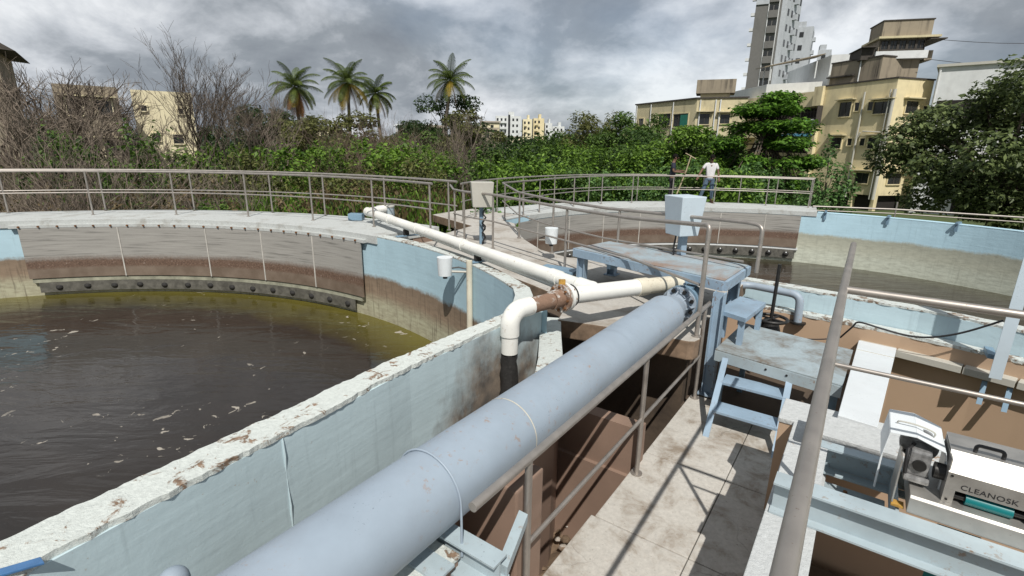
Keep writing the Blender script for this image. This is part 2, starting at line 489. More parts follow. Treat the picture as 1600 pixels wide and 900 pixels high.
m_peel = M_peel('flaking_whitewash', thr=0.545)
m_peel2 = M_peel('worn_whitewash', (0.58, 0.62, 0.60), (0.20, 0.15, 0.11), 0.53, 11)
m_white_slab = M_peel('dusty_white_paint', (0.54, 0.56, 0.56), (0.30, 0.22, 0.16), 0.585, 5)
m_brown = M_simple('brown_wall_paint', (0.25, 0.17, 0.128), 0.7, 0, 0.16, 1.6, 0.12, 30)
m_tan = M_simple('tan_wall_paint', (0.47, 0.335, 0.23), 0.6, 0, 0.08, 0.7, 0.05, 20)
m_rim = M_concrete('grey_coping_concrete', (0.46, 0.48, 0.47), (0.22, 0.20, 0.165), 0.52, 2.2, 0.5)
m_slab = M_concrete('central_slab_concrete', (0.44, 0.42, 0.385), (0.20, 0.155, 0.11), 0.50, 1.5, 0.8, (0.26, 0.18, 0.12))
m_floor = M_concrete('walkway_concrete', (0.49, 0.47, 0.43), (0.20, 0.155, 0.11), 0.49, 3.4, 0.4)
m_darkpit = M_concrete('dark_pit_concrete', (0.09, 0.065, 0.045), (0.035, 0.025, 0.018), 0.5, 2.0)  # dark brown concrete for pit floors and the block under the slab
m_rubble = M_concrete('rubble_soil', (0.16, 0.11, 0.07), (0.05, 0.035, 0.02), 0.5, 6)
m_t1 = M_tankwall('tank_wall_paint', T1, -2.52, WAT1)
m_t2 = M_tankwall('far_tank_wall_paint', T2, -2.72, WAT2, (0.44, 0.63, 0.73), (0.48, 0.49, 0.40), (0.55, 0.58, 0.49), 0.2, drips=0.22)
m_chord = M_tankwall('near_wall_paint', T1 + 0.05, -5.2, -7.5, (0.50, 0.62, 0.66), bstr=0.16, spot=tuple(W(3.75, -2.8, -2.55)))
def M_baffle(name, zt, zb, zd):
    t = NT(name); z = t.z()
    fine = t.noise(26, 8, 0.75); wob = t.noise(1.0, 4)
    zz = t.math('ADD', z, t.math('ADD', t.math('MULTIPLY', t.math('SUBTRACT', fine, 0.5), 0.16), t.math('MULTIPLY', t.math('SUBTRACT', wob, 0.5), 0.10)))
    mr = t.n('ShaderNodeMapRange'); mr.inputs[1].default_value = zb; mr.inputs[2].default_value = zt; t.l(zz, mr.inputs[0])
    fd = (zd - zb) / (zt - zb)
    lines = t.noise(5.0, 5, 0.6, t.pos((0.25, 0.25, 6)))
    gr = t.ramp(lines, [(0.32, (0.17, 0.165, 0.152)), (0.45, (0.285, 0.275, 0.255)), (0.7, (0.345, 0.335, 0.31))])
    br = t.ramp(t.noise(30, 7, 0.7), [(0.3, (0.065, 0.04, 0.028)), (0.62, (0.17, 0.11, 0.08)), (0.72, (0.45, 0.42, 0.38))])
    lo = t.ramp(t.noise(3, 5), [(0.3, (0.13, 0.095, 0.07)), (0.7, (0.20, 0.155, 0.12))])
    c = t.mix(t.ramp(mr.outputs[0], [(fd - 0.03, 0.0), (fd + 0.07, 1.0)]), br, gr)
    c = t.mix(t.ramp(mr.outputs[0], [(fd * 0.50, 0.0), (fd * 0.62, 1.0)]), lo, c)
    t.col(c); t.set(0.6, 0.0, 0.4); t.bump(fine, 0.3, 0.01)
    return t.m
m_baf1 = M_baffle('grey_plate_with_sludge', T1, -2.98, -2.56)
m_baf2 = M_baffle('grey_plate_with_crust', T2, -3.22, -2.72)
m_weir = M_simple('wet_black_weir', (0.12, 0.115, 0.10), 0.4, 0, 0.5, 8)
m_notch = M_simple('black_notch_slime', (0.02, 0.019, 0.018), 0.8, 0, 0.4, 30, 0.5)
m_seam = M_simple('seam_strip', (0.50, 0.48, 0.44), 0.5)
m_water1 = M_water('murky_brown_water', C1, R1)
m_water2 = M_water('far_murky_water', C2, R2, (0.030, 0.024, 0.018), (0.05, 0.045, 0.025), 0.72)
m_rust = M_simple('rusty_steel', (0.20, 0.09, 0.035), 0.8, 0.2, 0.5, 25)
m_yellowrust = M_simple('yellow_rust', (0.42, 0.24, 0.05), 0.8, 0, 0.5, 25)
m_glass = M_simple('dark_window_glass', (0.025, 0.027, 0.028), 0.15, 0, 0.4, 0.8)
m_void = M_simple('dark_interior_and_shade', (0.018, 0.015, 0.013), 0.9)  # near-black colour for unlit rooms and openings and for the balcony's shade
m_yellow = M_plaster('yellow_plaster', (0.74, 0.64, 0.40), (0.20, 0.16, 0.10), 1.0)
m_olive = M_plaster('weathered_yellow_plaster', (0.60, 0.53, 0.34), (0.12, 0.10, 0.07), 0.95)
m_cream = M_plaster('cream_plaster', (0.78, 0.70, 0.48), (0.25, 0.2, 0.13), 0.6)
m_stained = M_plaster('stained_tank_plaster', (0.30, 0.255, 0.19), (0.05, 0.043, 0.036), 1.6, 2.4)
m_wplaster = M_plaster('white_plaster', (0.66, 0.68, 0.68), (0.25, 0.25, 0.25), 0.3)
m_grey = M_plaster('grey_tower_concrete', (0.155, 0.153, 0.145), (0.08, 0.08, 0.078), 0.8, 0.3)
m_towerw = M_plaster('pale_tower_plaster', (0.46, 0.49, 0.52), (0.2, 0.21, 0.22), 0.5)
m_darktrim = M_simple('dark_parapet', (0.06, 0.052, 0.045), 0.9)
m_awning = M_simple('blue_tarpaulin', (0.03, 0.12, 0.18), 0.6)
m_green_cloth = M_simple('green_shade_cloth', (0.02, 0.17, 0.12), 0.8)
m_red = M_simple('red_cloth', (0.42, 0.03, 0.035), 0.8)
m_bark = M_simple('grey_brown_bark', (0.11, 0.085, 0.065), 0.95, 0, 0.5, 12, 0.5, 25)
m_twig = M_simple('dry_twig', (0.235, 0.19, 0.15), 0.95, 0, 0.45, 3)
m_twig2 = M_simple('reddish_dry_stem', (0.20, 0.145, 0.11), 0.95, 0, 0.4, 2)
m_palmtrunk = M_simple('palm_trunk_bark', (0.20, 0.165, 0.13), 0.95, 0, 0.45, 5)
m_ground = M_concrete('weedy_ground', (0.06, 0.085, 0.025), (0.055, 0.042, 0.025), 0.5, 0.35)
m_lgreen = M_leaf('bright_shrub_leaf', (0.022, 0.060, 0.008), (0.20, 0.34, 0.045))
m_lmid = M_leaf('mid_green_leaf', (0.018, 0.045, 0.010), (0.13, 0.22, 0.04))
m_ldark = M_leaf('dark_green_leaf', (0.010, 0.026, 0.008), (0.055, 0.095, 0.024))
m_lolive = M_leaf('olive_leaf', (0.045, 0.055, 0.016), (0.18, 0.19, 0.06))
m_lblue = M_leaf('blue_green_leaf', (0.03, 0.08, 0.02), (0.16, 0.29, 0.085))
m_lpink = M_leaf('leaf_and_pink_bloom', (0.02, 0.05, 0.012), (0.09, 0.16, 0.035), 0.35, 0.55, (0.38, 0.20, 0.19))
m_ldry = M_leaf('dry_straw_leaf', (0.07, 0.05, 0.026), (0.20, 0.15, 0.075))
m_lyel = M_leaf('yellow_green_leaf', (0.10, 0.13, 0.015), (0.36, 0.36, 0.04))
m_frond = M_leaf('palm_frond', (0.030, 0.055, 0.012), (0.13, 0.17, 0.035))
m_frondyel = M_leaf('yellowing_frond', (0.16, 0.13, 0.02), (0.34, 0.24, 0.04))
m_fronddead = M_leaf('dead_brown_frond', (0.10, 0.05, 0.02), (0.26, 0.13, 0.05))

# ------------------------------------------------------------------ ground, pits, water
b = MB(); g = 1500
b.add([(-g, -g, GR), (g, -g, GR), (g, g, GR), (-g, g, GR)], [(0, 1, 2, 3)])
tag(b.build('ground', m_ground, fix=False), kind='structure')

def ring(C, r, a0, a1, n):
    return [(C[0] + r * math.cos(R(a0 + (a1 - a0) * i / n)), C[1] + r * math.sin(R(a0 + (a1 - a0) * i / n))) for i in range(n + 1)]
def xy(u, n):
    p = W(u, n, 0); return (p.x, p.y)
# inner outline of the near (straight) wall of the first tank and its outer face
NEAR_IN = [xy(4.62, -2.93), xy(4.01, -2.97), xy(2.5, -2.985), xy(1.5, -2.92), xy(0.8, -2.885), xy(0.2, -2.86), xy(-1.5, -2.78), xy(-4, -2.65)]
NEAR_OUT = [xy(4.52, -2.77), xy(3.95, -2.80), xy(2.56, -2.785), xy(1.7, -2.71), xy(1.1, -2.665), xy(0.31, -2.59), xy(-1.5, -2.47), xy(-4, -2.3)]
poly1 = ring(C1, R1 + 0.05, 17.5, 215, 60) + [xy(-9, -2.6), xy(-4, -2.62)] + NEAR_IN[::-1][1:]
b = MB(); b.add([(p[0], p[1], WAT1) for p in poly1], [list(range(len(poly1)))])
tag(b.build('water', m_water1, fix=False), kind='structure')
# second tank outline: circle, then the straight left cut and the front wall
A2 = ring(C2, R2, -10, 150, 60)
CUT2 = [xy(11.05, -7.72), xy(10.1, -6.98), xy(9.2, -6.15), xy(8.45, -5.25), xy(8.15, -4.5), xy(8.5, -3.0)]
FRONT2 = [xy(8.5, -3.0), xy(8.66, -1.5), xy(8.55, -0.5), xy(8.42, 0.8), xy(8.16, 1.68), xy(7.86, 2.6), xy(7.55, 3.5), xy(7.15, 4.6), xy(6.7, 6.2)]
poly2 = A2 + CUT2 + FRONT2[1:]
b = MB(); b.add([(p[0], p[1], WAT2) for p in poly2], [list(range(len(poly2)))])
tag(b.build('far_water', m_water2, fix=False), kind='structure')

# channel floor between the near wall and the walkway, strewn with rubble
random.seed(5)
b = MB(); NU, NN = 40, 16; vs = []
for i in range(NU + 1):
    for j in range(NN + 1):
        u_ = -3 + 8.6 * i / NU; n_ = -2.9 + 1.7 * j / NN
        vs.append(W(u_, n_, -4.02 + random.uniform(-0.05, 0.05) + 0.25 * max(0, 1 - abs(u_ - 3.0) / 1.3) * random.uniform(0.6, 1.1)))
b.add(vs, [(i * (NN + 1) + j, (i + 1) * (NN + 1) + j, (i + 1) * (NN + 1) + j + 1, i * (NN + 1) + j + 1) for i in range(NU) for j in range(NN)])
tag(b.build('channel_floor', m_rubble, fix=False), kind='structure')
b = MB()
for k in range(260):
    u_ = random.uniform(1.4, 4.4); n_ = random.uniform(-2.1, -1.42); r_ = random.uniform(0.015, 0.06)
    b.sphere(W(u_, n_, -3.85 + random.uniform(-0.06, 0.06)), r_, 6, 4, random.choice((0, 0, 1)), (1, random.uniform(0.6, 1), random.uniform(0.4, 0.8)))
tag(b.build('rubble', [m_rubble, m_slab], fix=False), 'brown rubble and stones strewn on the channel floor', 'rubble', kind='stuff')
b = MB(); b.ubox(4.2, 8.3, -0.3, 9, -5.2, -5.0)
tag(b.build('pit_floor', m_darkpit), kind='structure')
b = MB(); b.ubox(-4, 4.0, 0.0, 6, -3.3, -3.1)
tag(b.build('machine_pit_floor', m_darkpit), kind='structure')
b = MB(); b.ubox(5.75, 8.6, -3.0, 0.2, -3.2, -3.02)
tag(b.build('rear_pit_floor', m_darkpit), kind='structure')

# walkway slabs
b = MB()
us = [-4.0, -1.2, -0.1, 1.0, 2.08, 3.2, 4.3, 5.8]
for i in range(len(us) - 1):
    for n0, n1 in ((-1.43 if us[i] < 3 else -1.40, -0.66), (-0.654, -0.19)):
        b.ubox(us[i] + 0.004, us[i + 1] - 0.004, n0, n1, FL - 0.18, FL)
b.ubox(-4, 5.79, -1.38, -0.2, FL - 0.3, FL - 0.182)
tag(b.build('walkway', m_floor, bevel=0.008), kind='structure')
# side wall of the walkway down into the channel
b = MB(); b.ubox(-4, 5.78, -1.37, -1.22, -4.3, FL - 0.302)
tag(b.build('walkway_base', m_brown), kind='structure')

# central slab between the two tanks
cs = [xy(4.97, -2.82), xy(5.16, -2.02), xy(5.22, -1.36), xy(5.26, -1.30), xy(5.36, -1.275), xy(5.8, -1.38), xy(6.6, -1.40), xy(8.4, -1.4), xy(8.45, -3.0)] + CUT2[::-1][1:] \
    + ring(C2, R2 + 0.02, 151, 142, 6) + ring(C2, R2 + 2.3, 141, 152, 8) + [(-1.05, 12.9), (-1.6, 11.7), (-1.95, 10.95)] \
    + [ring(C1, R1 + 0.42 + 0.42 * k / 14, 51.5 - 29.5 * k / 14, 51.5 - 29.5 * k / 14, 1)[0] for k in range(15)]
b = MB(); b.prism(cs, SL - 0.22, SL)
tag(b.build('central_walkway', m_slab, bevel=0.015), kind='structure')
# dark block added under the slab so that no daylight shows through
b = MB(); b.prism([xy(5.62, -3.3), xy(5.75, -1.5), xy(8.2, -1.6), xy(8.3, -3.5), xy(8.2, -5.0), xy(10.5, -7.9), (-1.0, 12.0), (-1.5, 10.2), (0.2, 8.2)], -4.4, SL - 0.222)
tag(b.build('daylight_block', m_darkpit), kind='structure')

# ------------------------------------------------------------------ first tank
t = thing('settling_tank', 'large round open tank of dark brown water with flaking near wall', 'water tank', (C1.x, C1.y, GR))
arcin = ring(C1, R1, 21.5, 220, 90); arcout = ring(C1, R1 + 0.2, 21.0, 220, 90)
jin = [xy(4.62, -2.93), (0.02, 5.42), (0.05, 5.75)] ; jout = [xy(4.52, -2.70), (0.22, 5.40), (0.25, 5.74)]
b = MB(); b.strip(jin + arcin, jout + arcout, GR, T1 - 0.03)
b.build('curved_wall', m_t1, t)
b = MB(); b.strip([(p[0] - 0.012 * (1 if i < 3 else 0), p[1]) for i, p in enumerate((jin + arcin)[:26])], (jout + arcout)[:26], T1 - 0.0295, T1)
b.build('wall_coping', m_peel2, t, bevel=0.008)
def wavy_top(A, B, z0, z1, n):
    "coping with a slightly ragged edge"
    def res(P):
        L = [0]
        for i in range(1, len(P)): L.append(L[-1] + math.dist(P[i], P[i - 1]))
        out = []
        for k in range(n + 1):
            s_ = L[-1] * k / n; i = 1
            while i < len(L) - 1 and L[i] < s_: i += 1
            f = (s_ - L[i - 1]) / (L[i] - L[i - 1]); out.append((P[i - 1][0] + (P[i][0] - P[i - 1][0]) * f, P[i - 1][1] + (P[i][1] - P[i - 1][1]) * f))
        return out
    a, c = res(A), res(B)
    rd = random.Random(11); fa = fb = 0
    a2, c2 = [], []
    for p, q in zip(a, c):
        fa = 0.6 * fa + rd.uniform(-0.010, 0.010); fb = 0.6 * fb + rd.uniform(-0.010, 0.010)
        d = Vector((q[0] - p[0], q[1] - p[1])).normalized()
        a2.append((p[0] + d.x * fa, p[1] + d.y * fa)); c2.append((q[0] + d.x * fb, q[1] + d.y * fb))
    m_ = MB(); m_.strip(a2, c2, z0, z1); return m_
b = MB(); b.strip(NEAR_IN, NEAR_OUT, -4.3, T1 - 0.035)
b.build('near_wall', m_chord, t)
wavy_top(NEAR_IN, NEAR_OUT, T1 - 0.0345, T1, 260).build('near_coping', m_peel, t)
b = MB(); b.arc(C1, R1 - 0.03, R1 + 1.62, T1 - 0.16, T1 + 0.004, 51.8, 220, 84)
b.build('rim_walkway', m_rim, t, bevel=0.01)
b = MB(); b.arc(C1, R1 + 0.9, R1 + 1.6, SL - 0.3, T1 - 0.162, 51.9, 220, 60)
b.build('outer_wall', m_brown, t)
# joint ridge and cast seams of the near wall
pn = [W(1.42, -2.688 + 0.006 * math.sin(k * 2.1), T1 - 0.04 - 0.12 * k) for k in range(14)]
b = MB(); b.tube(pn, [0.006 + 0.003 * math.sin(k * 1.7) for k in range(14)], 6); b.build('mortar_joint', m_chord, t)
# scum baffle plates, weir and notches
ang = [54.6, 64.5, 74.3, 84.0, 97.5, 110.5]
for a0, a1 in zip(ang[:-1], ang[1:]):
    b = MB(); b.arc(C1, R1 - 0.10, R1 - 0.075, -2.97, T1 - 0.165, a0 + 0.05, a1 - 0.05, 10)
    b.build('baffle_plate', m_baf1, t)
for a in ang[1:-1]:
    b = MB(); b.arc(C1, R1 - 0.112, R1 - 0.1005, -2.97, T1 - 0.17, a - 0.09, a + 0.09, 2)
    b.build('seam_strip', m_seam, t)
b = MB(); b.arc(C1, R1 - 0.105, R1 - 0.0, T1 - 0.162, T1 - 0.10, 53.9, 111.5, 40)
b.build('rim_angle', m_rim, t)
for k in range(24):
    a = R(55.5 + k * 2.38); p = Vector((C1.x + (R1 - 0.105) * math.cos(a), C1.y + (R1 - 0.105) * math.sin(a), T1 - 0.13))
    d = Vector((math.cos(a), math.sin(a), 0)); b = MB(); b.tube([p, p - d * 0.03], 0.02, 8); b.build('bolt', m_rust, t)
b = MB(); b.arc(C1, R1 - 0.085, R1 - 0.06, -3.30, -3.08, 56.8, 109.5, 40)
b.build('weir_plate', m_weir, t)
b = MB(); b.arc(C1, R1 - 0.075, R1 - 0.002, -3.075, -2.985, 55.2, 110.2, 40); b.build('ledge_band', M_simple('mossy_ledge', (0.30, 0.30, 0.23), 0.8, 0, 0.4, 5), t)
rd = random.Random(3)
for k in range(14):
    a = R(58.3 + k * 3.75); d = Vector((math.cos(a), math.sin(a), 0)); p = C1 + d * (R1 - 0.095); p.z = -3.20 + rd.uniform(-0.01, 0.01)
    b = MB(); b.sphere(p + d * 0.045, 0.085, 10, 6, 0, (1, 1, 0.75)); b.sphere(p + d * 0.03 + DZ * 0.025, 0.06, 8, 5, 0, (1.3, 1.0, 0.6))
    b.build('weir_notch', m_notch, t)

# second tank
t = thing('settling_tank', 'distant round open tank with bright sky blue wall on the right', 'water tank', (C2.x, C2.y, GR))
ain, aout = ring(C2, R2, -10, 150, 70), ring(C2, R2 + 0.22, -10, 150, 70)
b = MB(); b.strip(ain, aout, GR, T2 - 0.03); b.build('curved_wall', m_t2, t)
cin = [ain[-1]] + CUT2; cout = [aout[-1]] + [xy(11.2, -7.95), xy(10.0, -7.2), xy(9.05, -6.32), xy(8.28, -5.35), xy(7.95, -4.5), xy(8.3, -2.95)]
b = MB(); b.strip(cin, cout, GR, SL - 0.224); b.build('cut_wall', m_t2, t)
fo = [xy(8.3, -3.0), xy(8.46, -1.5), xy(8.35, -0.5), xy(8.23, 0.75), xy(7.98, 1.56), xy(7.68, 2.45), xy(7.37, 3.35), xy(6.97, 4.5), xy(6.5, 6.2)]
m_front2 = M_tankwall('front_wall_paint', T2 + 0.05, -4.5, -7.0, (0.48, 0.62, 0.68), bstr=0.2)
b = MB(); b.strip(FRONT2, fo, GR, T2 - 0.03); b.build('front_wall', m_front2, t)
wavy_top(FRONT2, fo, T2 - 0.0295, T2, 160).build('front_coping', m_peel2, t)
b = MB(); b.arc(C2, R2 - 0.03, R2 + 1.9, T2 - 0.15, T2 + 0.004, 61, 141, 44); b.build('rim_walkway', m_rim, t, bevel=0.01)
b = MB(); b.arc(C2, R2 - 0.004, R2 + 0.24, T2 - 0.0295, T2, -9, 60.9, 30); b.build('wall_coping', m_t2, t, bevel=0.01)
b = MB(); b.arc(C2, R2 - 0.004, R2 + 0.26, T2 - 0.0295, T2 + 0.002, 141.1, 150, 6); b.build('rim_end', m_rim, t)
b = MB(); b.arc(C2, R2 + 1.2, R2 + 1.88, GR, T2 - 0.152, 61.5, 141, 40); b.build('outer_wall', m_brown, t)
ang = [64.3, 72.5, 83.5, 94.5, 105.5, 116.5, 127.5, 138.5, 148]
for a0, a1 in zip(ang[:-1], ang[1:]):
    b = MB(); b.arc(C2, R2 - 0.10, R2 - 0.075, -3.22, T2 - 0.155, a0 + 0.05, a1 - 0.05, 8); b.build('baffle_plate', m_baf2, t)
for a in ang[1:-1]:
    b = MB(); b.arc(C2, R2 - 0.112, R2 - 0.1005, -3.22, T2 - 0.16, a - 0.1, a + 0.1, 2); b.build('seam_strip', m_seam, t)
b = MB(); b.arc(C2, R2 - 0.075, R2 - 0.002, -3.30, -3.225, 64, 148, 40); b.build('ledge_band', m_wplaster, t)
b = MB(); b.arc(C2, R2 - 0.085, R2 - 0.06, -3.60, -3.305, 64.5, 147, 40); b.build('weir_plate', m_weir, t)
for k in range(20):
    a = R(66.5 + k * 4.05); d = Vector((math.cos(a), math.sin(a), 0)); p = C2 + d * (R2 - 0.095); p.z = -3.45
    b = MB(); b.sphere(p, 0.085, 8, 5, 0, (1.2, 1.2, 0.9)); b.sphere(p - d * 0.05 + DZ * 0.05, 0.03, 6, 4, 1)
    b.build('weir_notch', [m_notch, m_wplaster], t)
for a in (59.2, 46.5, 34.0):
    d = Vector((math.cos(R(a)), math.sin(R(a)), 0)); p = C2 + d * (R2 + 0.03)
    b = MB(); b.box((p.x, p.y, T2 + 0.03), 0.32, 0.07, 0.06, (d, Vector((-d.y, d.x, 0)), DZ)); q = C2 + d * (R2 - 0.05)
    b.box((q.x, q.y, T2 - 0.1), 0.03, 0.07, 0.24, (d, Vector((-d.y, d.x, 0)), DZ)); b.build('wall_bracket', m_bluedark, t)

# ------------------------------------------------------------------ channel structures
b = MB(); b.strip([xy(5.0, -3.05), xy(4.5, -2.78), xy(3.9, -2.42), xy(3.4, -2.16), xy(2.9, -2.08), xy(1.0, -2.05)], [xy(5.1, -2.85), xy(4.64, -2.58), xy(4.05, -2.22), xy(3.5, -1.98), xy(2.95, -1.9), xy(1.0, -1.87)], -4.1, [0] * 0 or -2.05)
tag(b.build('channel_wall', m_brown), 'low brown channel wall running under the big grey blue pipe', 'wall')
b = MB(); b.strip([xy(5.0, -3.05), xy(4.5, -2.78), xy(3.9, -2.42), xy(3.4, -2.16)], [xy(5.1, -2.85), xy(4.64, -2.58), xy(4.05, -2.22), xy(3.5, -1.98)], -2.0485, -1.99)
tag(b.build('wall_cap', m_peel2, bevel=0.02), 'flaking white wall cap beside the open end of the outlet pipe', 'wall cap')
b = MB(); b.ubox(4.0, 4.16, -2.3, -1.375, -4.1, -2.46); b.ubox(3.955, 3.9995, -2.29, -1.376, -4.1, -2.95)
b2 = b.build('channel_baffle', m_brown); tag(b2, 'brown cross wall in the channel below the pipe', 'wall')

# pier that carries the pipe saddle
t = thing('support_pier', 'brown concrete pier with chipped white top under the pipe saddle', 'pier', W(1.1, -1.75, -4.1))
b = MB(); b.ubox(0.4, 1.6, -2.1, -1.44, -4.1, -2.06); b.build('pier_body', m_brown, t)
b = MB(); b.ubox(0.39, 1.61, -2.11, -1.43, -2.0595, -2.03); b.build('pier_top', m_peel, t, bevel=0.01)
b = MB(); b.ubox(2.12, 2.42, -1.88, -1.43, -4.1, -1.975)
tag(b.build('brown_pillar', m_brown, bevel=0.015), 'plain brown concrete pillar behind the nearest rail post', 'pillar')
# saddle bracket
t = thing('pipe_saddle', 'pale blue steel channel saddle with bolted strap holding the big pipe', 'pipe support', W(1.6, -1.4, -2.03))
zs = -2.10
b = MB()
b.ubox(1.54, 1.71, -1.98, -1.19, -2.112, -2.10); b.ubox(1.635, 1.645, -1.98, -1.20, -2.0995, -1.9805); b.ubox(1.59, 1.70, -1.97, -1.20, -1.98, -1.968)
b.build('saddle_beam', m_paleblue, t)
b = MB(); b.ubox(1.40, 1.53, -1.80, -1.40, -2.0295, -2.015); b.build('base_plate', m_paleblue, t)
b = MB(); b.ubox(1.60, 1.68, -1.30, -1.20, -4.1, -2.1125); b.ubox(1.681, 1.69, -1.32, -1.18, -4.1, -2.113); b.build('column', m_paleblue, t)
b = MB(); b.extrude([(-0.03, -0.03), (0.03, -0.03), (0.03, 0.03), (-0.03, 0.03)], W(1.69, -1.22, -2.07), W(2.04, -1.33, -2.04), DN, DZ); b.build('brace', m_paleblue, t)

# big pipe
pr = 0.217
pc = lambda u: W(u, -1.655, -1.748)
t = thing('steel_pipe', 'thick grey blue steel pipe running along the walkway', 'pipe', pc(2) - Vector((0, 0, pr)))
b = MB(); b.tube([pc(-0.6), pc(1.6), pc(3.4), pc(5.25)], pr, 48, cap=False); b.tube([pc(5.25), pc(5.58)], [pr, 0.135], 48, cap=False); b.build('pipe_barrel', m_pipe, t)
b = MB(); b.tube([pc(5.57), pc(5.92)], 0.135, 32); b.build('pipe_neck', m_pipe, t)
b = MB(); b.tube([pc(5.74), pc(5.775)], 0.20, 32); b.build('flange', m_pipe, t)
b = MB(); b.tube([pc(5.84), pc(5.875)], 0.20, 32); b.build('flange', m_bluedark, t)
for k in range(8):
    a = 2 * PI * (k + 0.5) / 8; o_ = DN * (0.168 * math.cos(a)) + DZ * (0.168 * math.sin(a))
    b = MB(); b.tube([pc(5.71) + o_, pc(5.90) + o_], 0.013, 6); b.tube([pc(5.705) + o_, pc(5.73) + o_], 0.025, 6); b.build('flange_bolt', m_iron, t)
for uu in (2.33, 3.9):
    b = MB(); b.tube([pc(uu), pc(uu + 0.008)], pr + 0.0018, 48, cap=False); b.build('weld_seam', m_pvcold if uu < 3 else m_pipe, t)
b = MB()
for k in range(8):
    a = 2 * PI * k / 8; o1 = DN * math.cos(a) + DZ * math.sin(a); s_ = Vector(DU).cross(o1)
    p0, p1, p2 = pc(5.57) + o1 * 0.135, pc(5.738) + o1 * 0.195, pc(5.738) + o1 * 0.135
    b.add([p0 - s_ * 0.005, p1 - s_ * 0.005, p2 - s_ * 0.005, p0 + s_ * 0.005, p1 + s_ * 0.005, p2 + s_ * 0.005], [(0, 1, 2), (5, 4, 3), (0, 3, 4, 1), (1, 4, 5, 2), (2, 5, 3, 0)])
b.build('stiffener', m_pipe, t)
# strap over the pipe, bolted to the saddle
cpt = pc(1.62); arcp = [cpt + DN * ((pr + 0.008) * math.cos(R(x))) + DZ * ((pr + 0.008) * math.sin(R(x))) for x in range(0, 181, 10)]
b = MB(); b.tube([cpt + DN * (pr + 0.008) - DZ * 0.30] + arcp + [cpt - DN * (pr + 0.008) - DZ * 0.30], 0.0065, 8)
s = b.build('pipe_strap', m_pipe); tag(s, 'thin pale blue round bar strap bent over the big pipe', 'pipe strap')

# white drain pipe
pA, pB = W(7.35, -9.12, -1.44), W(5.02, -2.60, -1.525)
ax = (pB - pA).normalized(); L = (pB - pA).length
t = thing('drain_pipe', 'long white plastic pipe crossing from the tank rim to the flange', 'pipe', pA - Vector((0, 0, 0.09)))
b = MB(); b.tube([pA, pB], 0.086, 24); b.build('pipe_barrel', m_pvc, t)
for f in (0.0, 0.17, 0.36, 0.60, 0.93):
    b = MB(); q = pA + ax * (L * f); b.tube([q, q + ax * 0.16], 0.097, 24); b.build('coupling', m_pvc, t)
b = MB(); q = pA + ax * 0.12; d2 = Vector((0.62, 0.78, 0)); b.tube([pA + ax * 0.05, pA + ax * 0.05 + d2 * 0.45 + DZ * 0.03], 0.085, 20); b.build('branch', m_pvc, t)
pA2, pB2 = pA + Vector((0.18, -0.02, -0.13)), pB + Vector((0.05, -0.02, -0.12))
b = MB(); b.tube([pA2 + ax * 1.5 + DZ * 0.02, pB2 - ax * 0.3 + DZ * 0.0], 0.034, 12)
tag(b.build('thin_pipe', m_pvc), 'thin white pipe lying under the long drain pipe', 'pipe')
for f, w_ in ((0.30, 0.5), (0.68, 0.34)):
    q = pA + ax * (L * f); q.z = T1 + 0.02
    tb = thing('pipe_bracket', 'flat dark bracket under the drain pipe, ' + ('the far one on the rim' if f < 0.5 else 'the near one by the white stand pipe'), 'bracket', q)
    side = Vector((ax.y, -ax.x, 0)); b = MB(); b.box(q - side * 0.05, 0.10, w_, 0.014, (ax, side, DZ)); b.build('plate', m_bluedark, tb)
    b = MB(); b.box(q + DZ * 0.065, 0.06, 0.10, 0.11, (ax, side, DZ)); b.build('block', m_iron, tb)
# grey drum beside the far end
q = Vector((-2.98, 11.85, T1))
t = thing('paint_drum', 'small pale grey drum at the far end of the drain pipe', 'drum', q)
b = MB(); b.tube([q + DZ * 0.005, q + DZ * 0.29], 0.20, 20); b.build('drum_body', m_paleblue, t)
b = MB(); b.tube([q + DZ * 0.291, q + DZ * 0.315], 0.21, 20); b.build('lid', m_greybox, t)
q = Vector((-3.6, 11.6, T1 + 0.006)); b = MB(); b.box(q + DZ * 0.08, 0.32, 0.22, 0.15)
tag(b.build('valve_box', m_bluedark, bevel=0.01), 'little blue box on the tank rim left of the grey drum', 'box')
# outlet elbow
E0 = W(3.87, -2.70, -1.555); J = W(4.80, -2.47, -1.55); d1 = (J - E0).normalized()
t = thing('outlet_pipe', 'white elbow pipe pouring into the channel with brown painted middle', 'pipe', W(3.83, -2.7, -2.0))
el = [W(3.83, -2.71, -1.985), W(3.83, -2.71, -1.80), W(3.83, -2.71, -1.70)]
cen = el[-1] + d1 * 0.15
for k in range(1, 10):
    a = R(90 * k / 9); el.append(cen - d1 * (0.15 * math.cos(a)) + DZ * (0.15 * math.sin(a)))
el.append(el[-1] + d1 * 0.12)
b = MB(); b.tube(el[:2], 0.084, 24); b.build('spout', m_pvc, t)
b = MB(); b.tube(el[1:], 0.095, 24); b.build('elbow', m_pvc, t)
e1 = el[-1]; e1d = d1
b = MB(); b.tube([e1, e1 + d1 * 0.36], 0.083, 24); b.build('painted_length', m_brownpaint, t)
b = MB(); b.tube([e1 + d1 * 0.30, e1 + d1 * 0.42], 0.10, 24); b.build('socket', m_brownpaint, t)
f0 = e1 + d1 * 0.42
for k, (mm, rr, o_) in enumerate(((m_brownpaint, 0.155, 0.0), (m_pvc, 0.155, 0.06))):
    b = MB(); b.tube([f0 + d1 * o_, f0 + d1 * (o_ + 0.04)], rr, 24); b.build('flange', mm, t)
